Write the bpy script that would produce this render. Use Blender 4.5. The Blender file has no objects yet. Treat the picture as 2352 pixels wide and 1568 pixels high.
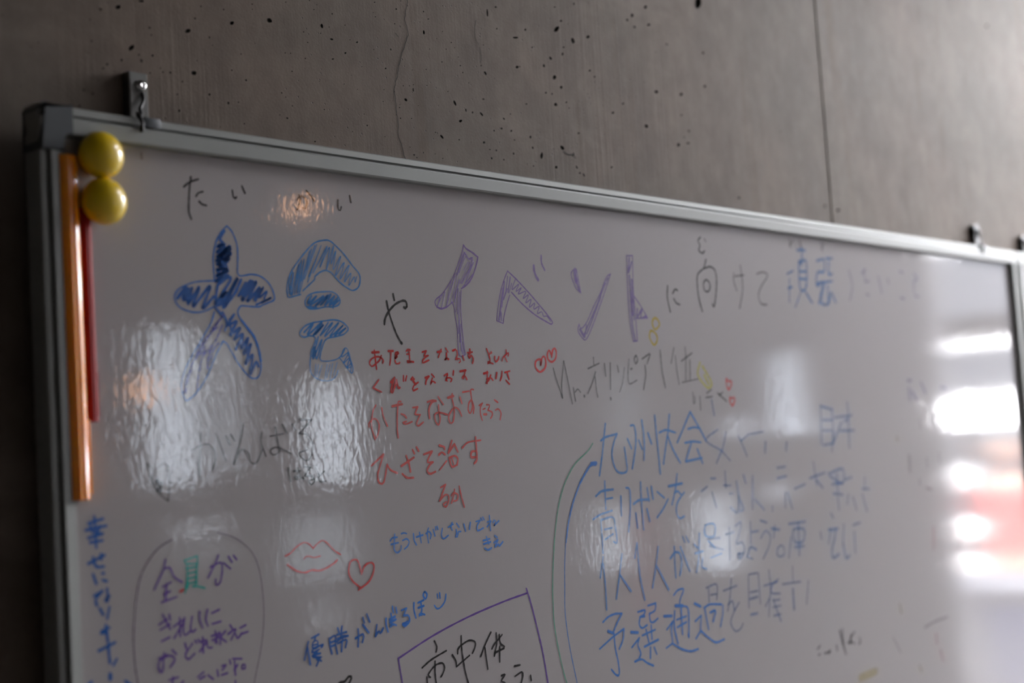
import bpy, bmesh, math, random
from mathutils import Vector, Matrix
from mathutils.geometry import delaunay_2d_cdt
random.seed(7)
sc = bpy.context.scene
COL = sc.collection
# ---------------------------------------------------------------- camera, light, exposure
cam_d = bpy.data.cameras.new('camera')
cam = bpy.data.objects.new('camera', cam_d); COL.objects.link(cam)
cam_d.sensor_width = 36.0; cam_d.lens = 50.006; cam_d.clip_start = 0.02
cam.matrix_world = Matrix([[0.6668415, -0.0141396, -0.7450654, 0.0], [-0.7425573, -0.096729, -0.662761, -0.97], [-0.0626982, 0.9952103, -0.0750024, 1.6], [0.0, 0.0, 0.0, 1.0]])
cam_d.dof.use_dof = True; cam_d.dof.focus_distance = 1.40; cam_d.dof.aperture_fstop = 3.0
cam_d.dof.aperture_blades = 9
sc.camera = cam
SKY = 37.0
w = bpy.data.worlds.new('overcast_sky'); sc.world = w; w.use_nodes = True
wn = w.node_tree.nodes; wl = w.node_tree.links
bg = wn['Background']
tc = wn.new('ShaderNodeTexCoord'); sep = wn.new('ShaderNodeSeparateXYZ'); cr = wn.new('ShaderNodeValToRGB')
wl.new(tc.outputs['Generated'], sep.inputs[0]); wl.new(sep.outputs['Z'], cr.inputs[0])
cr.color_ramp.elements[0].position = 0.0; cr.color_ramp.elements[0].color = (0.98, 0.97, 1.0, 1)
cr.color_ramp.elements[1].position = 1.0; cr.color_ramp.elements[1].color = (0.88, 0.91, 1.0, 1)
wl.new(cr.outputs[0], bg.inputs['Color']); bg.inputs['Strength'].default_value = SKY
w.cycles.sampling_method = 'AUTOMATIC'
sc.view_settings.view_transform = 'Standard'; sc.view_settings.look = 'None'
sc.view_settings.exposure = 0.40; sc.view_settings.gamma = 1.0
sc.view_settings.use_curve_mapping = False
try:
    sc.cycles.max_bounces = 8; sc.cycles.diffuse_bounces = 4; sc.cycles.glossy_bounces = 4
    sc.cycles.transparent_max_bounces = 24; sc.cycles.sample_clamp_indirect = 6.0
    sc.cycles.caustics_reflective = False; sc.cycles.caustics_refractive = False
    sc.cycles.use_denoising = True
except Exception: pass

# ---------------------------------------------------------------- helpers
def new_mat(name):
    m = bpy.data.materials.new(name); m.use_nodes = True
    return m, m.node_tree.nodes, m.node_tree.links, m.node_tree.nodes['Principled BSDF']
def pmat(name, col, rough=0.5, metal=0.0, bump=0.0, bscale=200.0, var=0.06, **kw):
    m, n, l, b = new_mat(name)
    b.inputs['Roughness'].default_value = rough; b.inputs['Metallic'].default_value = metal
    tcn = n.new('ShaderNodeTexCoord'); no = n.new('ShaderNodeTexNoise'); no.inputs['Scale'].default_value = bscale * 0.15
    no.inputs['Detail'].default_value = 4
    l.new(tcn.outputs['Object'], no.inputs['Vector'])
    mx = n.new('ShaderNodeMix'); mx.data_type = 'RGBA'
    mx.inputs[6].default_value = tuple(c * (1 - var) for c in col) + (1,)
    mx.inputs[7].default_value = tuple(min(1, c * (1 + var)) for c in col) + (1,)
    l.new(no.outputs['Fac'], mx.inputs[0]); l.new(mx.outputs[2], b.inputs['Base Color'])
    if bump:
        n2 = n.new('ShaderNodeTexNoise'); n2.inputs['Scale'].default_value = bscale
        l.new(tcn.outputs['Object'], n2.inputs['Vector'])
        bp = n.new('ShaderNodeBump'); bp.inputs['Strength'].default_value = 1.0; bp.inputs['Distance'].default_value = bump
        l.new(n2.outputs['Fac'], bp.inputs['Height']); l.new(bp.outputs[0], b.inputs['Normal'])
    for k, v in kw.items():
        b.inputs[k.replace('_', ' ')].default_value = v
    return m
def link(name, me, mat, parent=None, smooth=False):
    o = bpy.data.objects.new(name, me); COL.objects.link(o)
    if mat is not None:
        for mm in (mat if isinstance(mat, (list, tuple)) else [mat]): me.materials.append(mm)
    if smooth:
        for p in me.polygons: p.use_smooth = True
    if parent is not None:
        o.parent = parent
        o.location = -parent.location
    return o
def obj(name, bm, mat, parent=None, smooth=False, angle=None):
    bmesh.ops.recalc_face_normals(bm, faces=bm.faces)
    me = bpy.data.meshes.new(name); bm.to_mesh(me); bm.free()
    o = link(name, me, mat, parent, smooth or angle is not None)
    if angle is not None:
        me.set_sharp_from_angle(angle=math.radians(angle))
    return o
def empty(name, loc, label=None, cat=None, group=None, kind=None):
    o = bpy.data.objects.new(name, None); COL.objects.link(o); o.location = loc
    tag(o, label, cat, group, kind); return o
def tag(o, label=None, cat=None, group=None, kind=None):
    if label: o['label'] = label
    if cat: o['category'] = cat
    if group: o['group'] = group
    if kind: o['kind'] = kind
    return o
def struct(name, bm, mat, parent=None):
    o = obj(name, bm, mat, parent)
    if parent is None: o['kind'] = 'structure'
    return o
def box(bm, x0, y0, z0, x1, y1, z1, bevel=0.0, seg=2):
    r = bmesh.ops.create_cube(bm, size=1.0)
    vs = r['verts']
    for v in vs:
        v.co = Vector(((x0 + x1) / 2 + v.co.x * (x1 - x0), (y0 + y1) / 2 + v.co.y * (y1 - y0), (z0 + z1) / 2 + v.co.z * (z1 - z0)))
    if bevel:
        es = list({e for v in vs for e in v.link_edges})
        bmesh.ops.bevel(bm, geom=es, offset=bevel, segments=seg, affect='EDGES', profile=0.5)
def tube(bm, pts, r, n=10, caps=True):
    pts = [Vector(p) for p in pts]; rings = []
    rr = r if isinstance(r, (list, tuple)) else [r] * len(pts)
    up = None
    for i, p in enumerate(pts):
        d = (pts[min(i + 1, len(pts) - 1)] - pts[max(i - 1, 0)]).normalized()
        if up is None:
            up = Vector((0, 0, 1)) if abs(d.z) < 0.9 else Vector((1, 0, 0))
        a = d.cross(up).normalized(); b = a.cross(d).normalized(); up = b
        rings.append([bm.verts.new(p + (a * math.cos(t) + b * math.sin(t)) * rr[i]) for t in (2 * math.pi * k / n for k in range(n))])
    for i in range(len(rings) - 1):
        for k in range(n):
            bm.faces.new((rings[i][k], rings[i][(k + 1) % n], rings[i + 1][(k + 1) % n], rings[i + 1][k]))
    if caps:
        bm.faces.new(rings[0][::-1]); bm.faces.new(rings[-1])
def lathe(bm, prof, origin, axis, n=32):
    """prof: (radius, height along axis)"""
    axis = Vector(axis).normalized(); t = Vector((0, 0, 1)) if abs(axis.z) < 0.9 else Vector((1, 0, 0))
    a = axis.cross(t).normalized(); b = axis.cross(a).normalized(); o = Vector(origin)
    rings = []
    for r, h in prof:
        if r < 1e-6: rings.append([bm.verts.new(o + axis * h)])
        else: rings.append([bm.verts.new(o + axis * h + (a * math.cos(q) + b * math.sin(q)) * r) for q in (2 * math.pi * k / n for k in range(n))])
    for i in range(len(rings) - 1):
        A, B = rings[i], rings[i + 1]
        for k in range(n):
            k2 = (k + 1) % n
            if len(A) == 1 and len(B) > 1: bm.faces.new((A[0], B[k2], B[k]))
            elif len(B) == 1 and len(A) > 1: bm.faces.new((A[k], A[k2], B[0]))
            elif len(A) > 1: bm.faces.new((A[k], A[k2], B[k2], B[k]))
def extrude_profile(bm, prof, f0, f1):
    """prof: list of (u,v); f0(u,v), f1(u,v) give the two end points"""
    A = [bm.verts.new(f0(*p)) for p in prof]; B = [bm.verts.new(f1(*p)) for p in prof]
    n = len(prof)
    for i in range(n):
        j = (i + 1) % n
        bm.faces.new((A[i], A[j], B[j], B[i]))
    bm.faces.new(A[::-1]); bm.faces.new(B)
def cdt(outer, holes):
    pts = []; faces = []
    for poly in [outer] + holes:
        if sum(a[0] * b[1] - b[0] * a[1] for a, b in zip(poly, poly[1:] + poly[:1])) < 0: poly = poly[::-1]
        faces.append(list(range(len(pts), len(pts) + len(poly)))); pts += [Vector(p) for p in poly]
    v, e, f, ov, oe, of = delaunay_2d_cdt(pts, [], faces, 1, 1e-6)
    return v, [ff for ff, o in zip(f, of) if list(o) == [0]]
def dec(s):
    return [[(int(a) / 10000.0, int(b) / 10000.0) for a, b in (q.split(',') for q in t.split())] for t in s.split('/') if t]
def wall_open(axis, pos, thick, u0, u1, z0, z1, holes, sign):
    """slab wall with rectangular openings. axis 'x': plane x=pos (u is y); axis 'y': plane y=pos (u is x)"""
    bm = bmesh.new()
    H = [[(a, c), (b, c), (b, d), (a, d)] for a, b, c, d in holes]
    v, f = cdt([(u0, z0), (u1, z0), (u1, z1), (u0, z1)], H)
    def P(u, z, k):
        d = pos + sign * thick * k
        return Vector((d, u, z)) if axis == 'x' else Vector((u, d, z))
    for k in (0, 1):
        vs = [bm.verts.new(P(p.x, p.y, k)) for p in v]
        for ff in f: bm.faces.new([vs[i] for i in ff])
    for h in H + [[(u0, z0), (u1, z0), (u1, z1), (u0, z1)]]:
        A = [bm.verts.new(P(p[0], p[1], 0)) for p in h]; B = [bm.verts.new(P(p[0], p[1], 1)) for p in h]
        for i in range(4): bm.faces.new((A[i], A[(i + 1) % 4], B[(i + 1) % 4], B[i]))
    bmesh.ops.remove_doubles(bm, verts=bm.verts, dist=1e-6)
    return bm

# ---------------------------------------------------------------- materials
def concrete_mat(name, base, dirt=1.0, fine=True):
    m, n, l, b = new_mat(name)
    tcn = n.new('ShaderNodeTexCoord'); co = tcn.outputs['Object']
    def noise(scale, det=5, rough=0.55, sx=1, sy=1, sz=1):
        mp = n.new('ShaderNodeMapping'); mp.inputs['Scale'].default_value = (sx, sy, sz); l.new(co, mp.inputs[0])
        t = n.new('ShaderNodeTexNoise'); t.inputs['Scale'].default_value = scale; t.inputs['Detail'].default_value = det
        t.inputs['Roughness'].default_value = rough; l.new(mp.outputs[0], t.inputs['Vector']); return t.outputs['Fac']
    def ramp(f, p0, p1, c0=(0, 0, 0, 1), c1=(1, 1, 1, 1)):
        r = n.new('ShaderNodeValToRGB'); r.color_ramp.elements[0].position = p0; r.color_ramp.elements[1].position = p1
        r.color_ramp.elements[0].color = c0; r.color_ramp.elements[1].color = c1; l.new(f, r.inputs[0]); return r.outputs[0]
    def mix(f, a, bb, mode='MIX'):
        x = n.new('ShaderNodeMix'); x.data_type = 'RGBA'; x.blend_type = mode
        for s, v in ((0, f), (6, a), (7, bb)):
            if isinstance(v, (tuple, float, int)): x.inputs[s].default_value = v
            else: l.new(v, x.inputs[s])
        return x.outputs[2]
    warm = (base[0] * 1.08, base[1] * 1.0, base[2] * 0.95, 1); cool = (base[0] * .92, base[1] * 0.97, base[2] * .96, 1)
    c = mix(ramp(noise(2.3), .35, .65), warm, cool)
    c = mix(ramp(noise(7, 6, .6, 1, 1, .5), .3, .75), mix(1.0, c, (.70, .685, .67, 1), 'MULTIPLY'), c)
    c = mix(ramp(noise(18, 5, .65), .38, .66, (0, 0, 0, 1), (.8, .8, .8, 1)), mix(1.0, c, (.82, .80, .79, 1), 'MULTIPLY'), c)
    c = mix(ramp(noise(45, 4, .6, 1, 1, .6), .35, .7), mix(1.0, c, (.84, .83, .82, 1), 'MULTIPLY'), c)
    # brownish drips and pale patches
    c = mix(ramp(noise(9, 3, .5, 1.6, 1, .12), .62, .74), c, mix(1.0, c, (.86, .80, .72, 1), 'MULTIPLY'))
    c = mix(ramp(noise(5, 4, .6, .5, 1, 1.6), .60, .75, (0, 0, 0, 1), (.5, .5, .5, 1)), c, (base[0] * 1.35, base[1] * 1.35, base[2] * 1.38, 1))
    # brownish smears, and light falloff painted in towards the left end of the wall
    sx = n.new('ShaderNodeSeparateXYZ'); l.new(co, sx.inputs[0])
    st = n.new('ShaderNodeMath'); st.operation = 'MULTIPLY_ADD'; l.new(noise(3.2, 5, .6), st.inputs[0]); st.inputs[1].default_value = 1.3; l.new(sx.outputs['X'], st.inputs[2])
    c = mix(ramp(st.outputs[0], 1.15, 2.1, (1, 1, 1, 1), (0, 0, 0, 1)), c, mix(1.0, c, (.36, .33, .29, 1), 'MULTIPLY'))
    # tiny pinholes
    vo = n.new('ShaderNodeTexVoronoi'); vo.inputs['Scale'].default_value = 170; l.new(co, vo.inputs['Vector'])
    pin = ramp(vo.outputs['Distance'], .10, .17, (1, 1, 1, 1), (0, 0, 0, 1))
    msk = ramp(noise(14, 3, .6), .50, .62)
    wn2 = n.new('ShaderNodeTexWhiteNoise'); l.new(vo.outputs['Position'], wn2.inputs['Vector'])
    keep = ramp(wn2.outputs['Value'], .60, .62)
    pm = mix(1.0, mix(1.0, pin, msk, 'MULTIPLY'), keep, 'MULTIPLY')
    c = mix(pm, c, (base[0] * .16, base[1] * .15, base[2] * .14, 1))
    l.new(c, b.inputs['Base Color'])
    b.inputs['Roughness'].default_value = 0.75; b.inputs['Specular IOR Level'].default_value = 0.3
    # board-marked grain: fine upright lines
    g1 = noise(230, 3, .6, 1, 1, .012); gm = ramp(noise(2.0, 3), .44, .6)
    g = mix(gm, (.5, .5, .5, 1), g1)
    gr = noise(420, 3, .6)
    add = n.new('ShaderNodeMath'); add.operation = 'MULTIPLY_ADD'; l.new(gr, add.inputs[0]); add.inputs[1].default_value = .35; l.new(g, add.inputs[2])
    sub = n.new('ShaderNodeMath'); sub.operation = 'SUBTRACT'; l.new(add.outputs[0], sub.inputs[0]); l.new(pm, sub.inputs[1])
    bp = n.new('ShaderNodeBump'); bp.inputs['Strength'].default_value = 1.0; bp.inputs['Distance'].default_value = .0007
    l.new(sub.outputs[0], bp.inputs['Height']); l.new(bp.outputs[0], b.inputs['Normal'])
    return m
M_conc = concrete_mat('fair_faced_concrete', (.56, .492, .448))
M_room = pmat('grey_plaster', (.22, .21, .205), .8, bump=.0004, bscale=60)
M_pale = pmat('pale_plaster', (.72, .69, .70), .8, bump=.0004, bscale=60)
M_floor = pmat('grey_floor', (.14, .13, .125), .45, bscale=8, var=.15)
M_ceil = pmat('ceiling_concrete', (.13, .125, .12), .8, bscale=10, var=.1)
M_pore = pmat('pore_dirt', (.045, .04, .034), .95)
M_alu = pmat('anodised_aluminium', (.265, .272, .255), .45, .2, var=.08, bscale=40)
M_cap = pmat('dark_grey_plastic', (.045, .052, .056), .45, var=.05)
M_steel = pmat('dull_zinc_steel', (.16, .16, .15), .38, .8, var=.15)
M_chrome = pmat('polished_screw', (.75, .74, .72), .16, 1.0)
M_wire = pmat('blackened_wire', (.03, .03, .03), .4, .5)
M_yellow = pmat('yellow_gloss_plastic', (.76, .52, .0), .38, Coat_Weight=.6, Coat_Roughness=.05)
M_red = pmat('red_plastic', (.30, .010, .010), .55, Specular_IOR_Level=.25)
M_frame = pmat('window_frame_paint', (.25, .26, .27), .5)

def board_nodes(n, l, b):
    tcn = n.new('ShaderNodeTexCoord')
    mp = n.new('ShaderNodeMapping'); mp.inputs['Scale'].default_value = (1.0, 1.0, .5); l.new(tcn.outputs['Object'], mp.inputs[0])
    no = n.new('ShaderNodeTexNoise'); no.inputs['Scale'].default_value = 185; no.inputs['Detail'].default_value = 2.0
    no.inputs['Roughness'].default_value = .5; no.inputs['Distortion'].default_value = .5
    l.new(mp.outputs[0], no.inputs['Vector'])
    bp = n.new('ShaderNodeBump'); bp.inputs['Strength'].default_value = 1.0; bp.inputs['Distance'].default_value = 9e-05
    l.new(no.outputs['Fac'], bp.inputs['Height'])
    b.inputs['Coat Weight'].default_value = 1.0; b.inputs['Coat Roughness'].default_value = .055; b.inputs['Coat IOR'].default_value = 1.75
    l.new(bp.outputs[0], b.inputs['Coat Normal']); l.new(bp.outputs[0], b.inputs['Normal'])
    b.inputs['Specular IOR Level'].default_value = 0.0; b.inputs['Roughness'].default_value = .6
    return tcn
m, n, l, b = new_mat('whiteboard_enamel'); tcn = board_nodes(n, l, b); M_board = m
no = n.new('ShaderNodeTexNoise'); no.inputs['Scale'].default_value = 3.0; l.new(tcn.outputs['Object'], no.inputs['Vector'])
mx = n.new('ShaderNodeMix'); mx.data_type = 'RGBA'; mx.inputs[6].default_value = (.395, .365, .36, 1); mx.inputs[7].default_value = (.42, .39, .38, 1)
l.new(no.outputs['Fac'], mx.inputs[0]); l.new(mx.outputs[2], b.inputs['Base Color'])
INK = {}
def ink(key):
    if key in INK: return INK[key]
    col, al = INKC[key]
    m, n, l, b = new_mat('ink_' + key); tcn = board_nodes(n, l, b)
    no = n.new('ShaderNodeTexNoise'); no.inputs['Scale'].default_value = 260; no.inputs['Detail'].default_value = 2
    l.new(tcn.outputs['Object'], no.inputs['Vector'])
    mr = n.new('ShaderNodeMapRange'); mr.inputs['From Min'].default_value = .3; mr.inputs['From Max'].default_value = .7
    mr.inputs['To Min'].default_value = max(0, al - .10); mr.inputs['To Max'].default_value = min(1, al + .08)
    l.new(no.outputs['Fac'], mr.inputs[0]); l.new(mr.outputs[0], b.inputs['Alpha'])
    b.inputs['Base Color'].default_value = tuple(col) + (1,)
    INK[key] = m; return m
INKC = {'bluek': ((.12, .25, .52), .62), 'black': ((0.012, 0.012, 0.012), 0.95), 'greyd': ((0.06, 0.065, 0.06), 0.85), 'greyd2': ((0.05, 0.05, 0.05), 0.6), 'greym': ((0.12, 0.12, 0.12), 0.6), 'grey': ((0.08, 0.08, 0.085), 0.75), 'grey2': ((0.10, 0.11, 0.11), 0.58), 'greyf': ((0.06, 0.06, 0.065), 0.55), 'blue': ((0.03, 0.17, 0.55), 0.85), 'bluedeep': ((0.022, 0.12, 0.42), 0.85), 'blue2': ((0.03, 0.21, 0.55), 0.8), 'bluepale': ((0.12, 0.36, 0.8), 0.6), 'bluem': ((0.07, 0.24, 0.68), 0.8), 'bluem2': ((0.05, 0.21, 0.65), 0.85), 'bluel': ((0.1, 0.25, 0.55), 0.8), 'bluel2': ((0.06, 0.2, 0.55), 0.85), 'bluef': ((0.14, 0.25, 0.5), 0.5), 'bluef2': ((0.12, 0.2, 0.42), 0.55), 'lav': ((0.11, 0.12, 0.48), 0.65), 'lav2': ((0.28, 0.21, 0.45), 0.65), 'lavf': ((0.24, 0.24, 0.52), 0.38), 'violet': ((0.23, 0.15, 0.38), 0.8), 'violet2': ((0.30, 0.22, 0.48), 0.66), 'violetd': ((0.14, 0.07, 0.32), 0.85), 'violetf': ((0.16, 0.09, 0.2), 0.6), 'red': ((0.46, 0.02, 0.018), 0.92), 'red2': ((0.62, 0.11, 0.1), 0.85), 'red3': ((0.6, 0.06, 0.06), 0.88), 'pink': ((0.75, 0.15, 0.15), 0.6), 'pinkf': ((0.65, 0.2, 0.2), 0.32), 'brownf': ((0.14, 0.1, 0.12), 0.32), 'yellow': ((0.6, 0.46, 0.06), 0.65), 'yellowf': ((0.66, 0.62, 0.16), 0.55), 'yellowf2': ((0.55, 0.45, 0.14), 0.35), 'teal': ((0.02, 0.42, 0.36), 0.8), 'green': ((0.05, 0.32, 0.2), 0.85), 'brown': ((0.25, 0.15, 0.05), 0.5)}

# ---------------------------------------------------------------- room shell
X0, X1, YB, Y0, ZC = -1.6, 4.0, .03, -3.0, 3.5
END_W = [[-2.178, -2.0233, 1.5619, 1.9072, (0.29016000000000003, 0.30263999999999996, 0.312)], [-2.2813, -2.1138, 1.1328, 1.4101, (0.7254, 0.7566, 0.78)], [-1.8412, -1.6579, 1.1381, 1.4355, (0.8221200000000001, 0.85748, 0.884)], [-1.5077, -1.3708, 1.5772, 1.8895, (0.8704800000000001, 0.9079200000000001, 0.936)], [-1.6957, -1.5768, 1.5763, 1.6839, (0.9021, 0.9409, 0.97)], [-1.3698, -1.2951, 1.5708, 1.678, (0.9021, 0.9409, 0.97)], [-1.5715, -1.4571, 1.3682, 1.4539, (0.9021, 0.9409, 0.97)], [-1.3729, -1.2924, 0.8977, 1.3958, (0.21762000000000004, 0.22698000000000002, 0.234)], [-2.4946, -2.4103, 1.3526, 1.4642, (0.29016000000000003, 0.30263999999999996, 0.312)], [-0.93, -0.06, 0.0, 2.26, (1, 1, 1)], [-1.0, -0.08, 2.36, 3.0, (1, 1, 1)]]  # last opening: unseen transom, added for more light at the right end
OPP_W = [[2.6611, 2.9022, 1.5346, 2.0968, (0.7254, 0.7566, 0.78)], [2.9189, 3.0848, 1.5723, 2.0798, (0.3627, 0.3783, 0.39)], [3.3289, 3.6029, 1.507, 1.9207, (0.7254, 0.7566, 0.78)], [2.7444, 2.9986, 1.365, 1.4298, (0.8704800000000001, 0.9079200000000001, 0.936)], [2.7235, 3.0394, 1.2732, 1.348, (0.29016000000000003, 0.30263999999999996, 0.312)], [3.1994, 3.5672, 1.1613, 1.4477, (0.29016000000000003, 0.30263999999999996, 0.312)], [3.317, 3.4701, 0.9728, 1.1342, (0.33852, 0.35308, 0.364)]]
bm = bmesh.new(); box(bm, X0 - .2, YB + .014, -.2, X1 + .2, YB + .25, ZC + .2)
wall = struct('wall_back', bm, M_conc)
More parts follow.
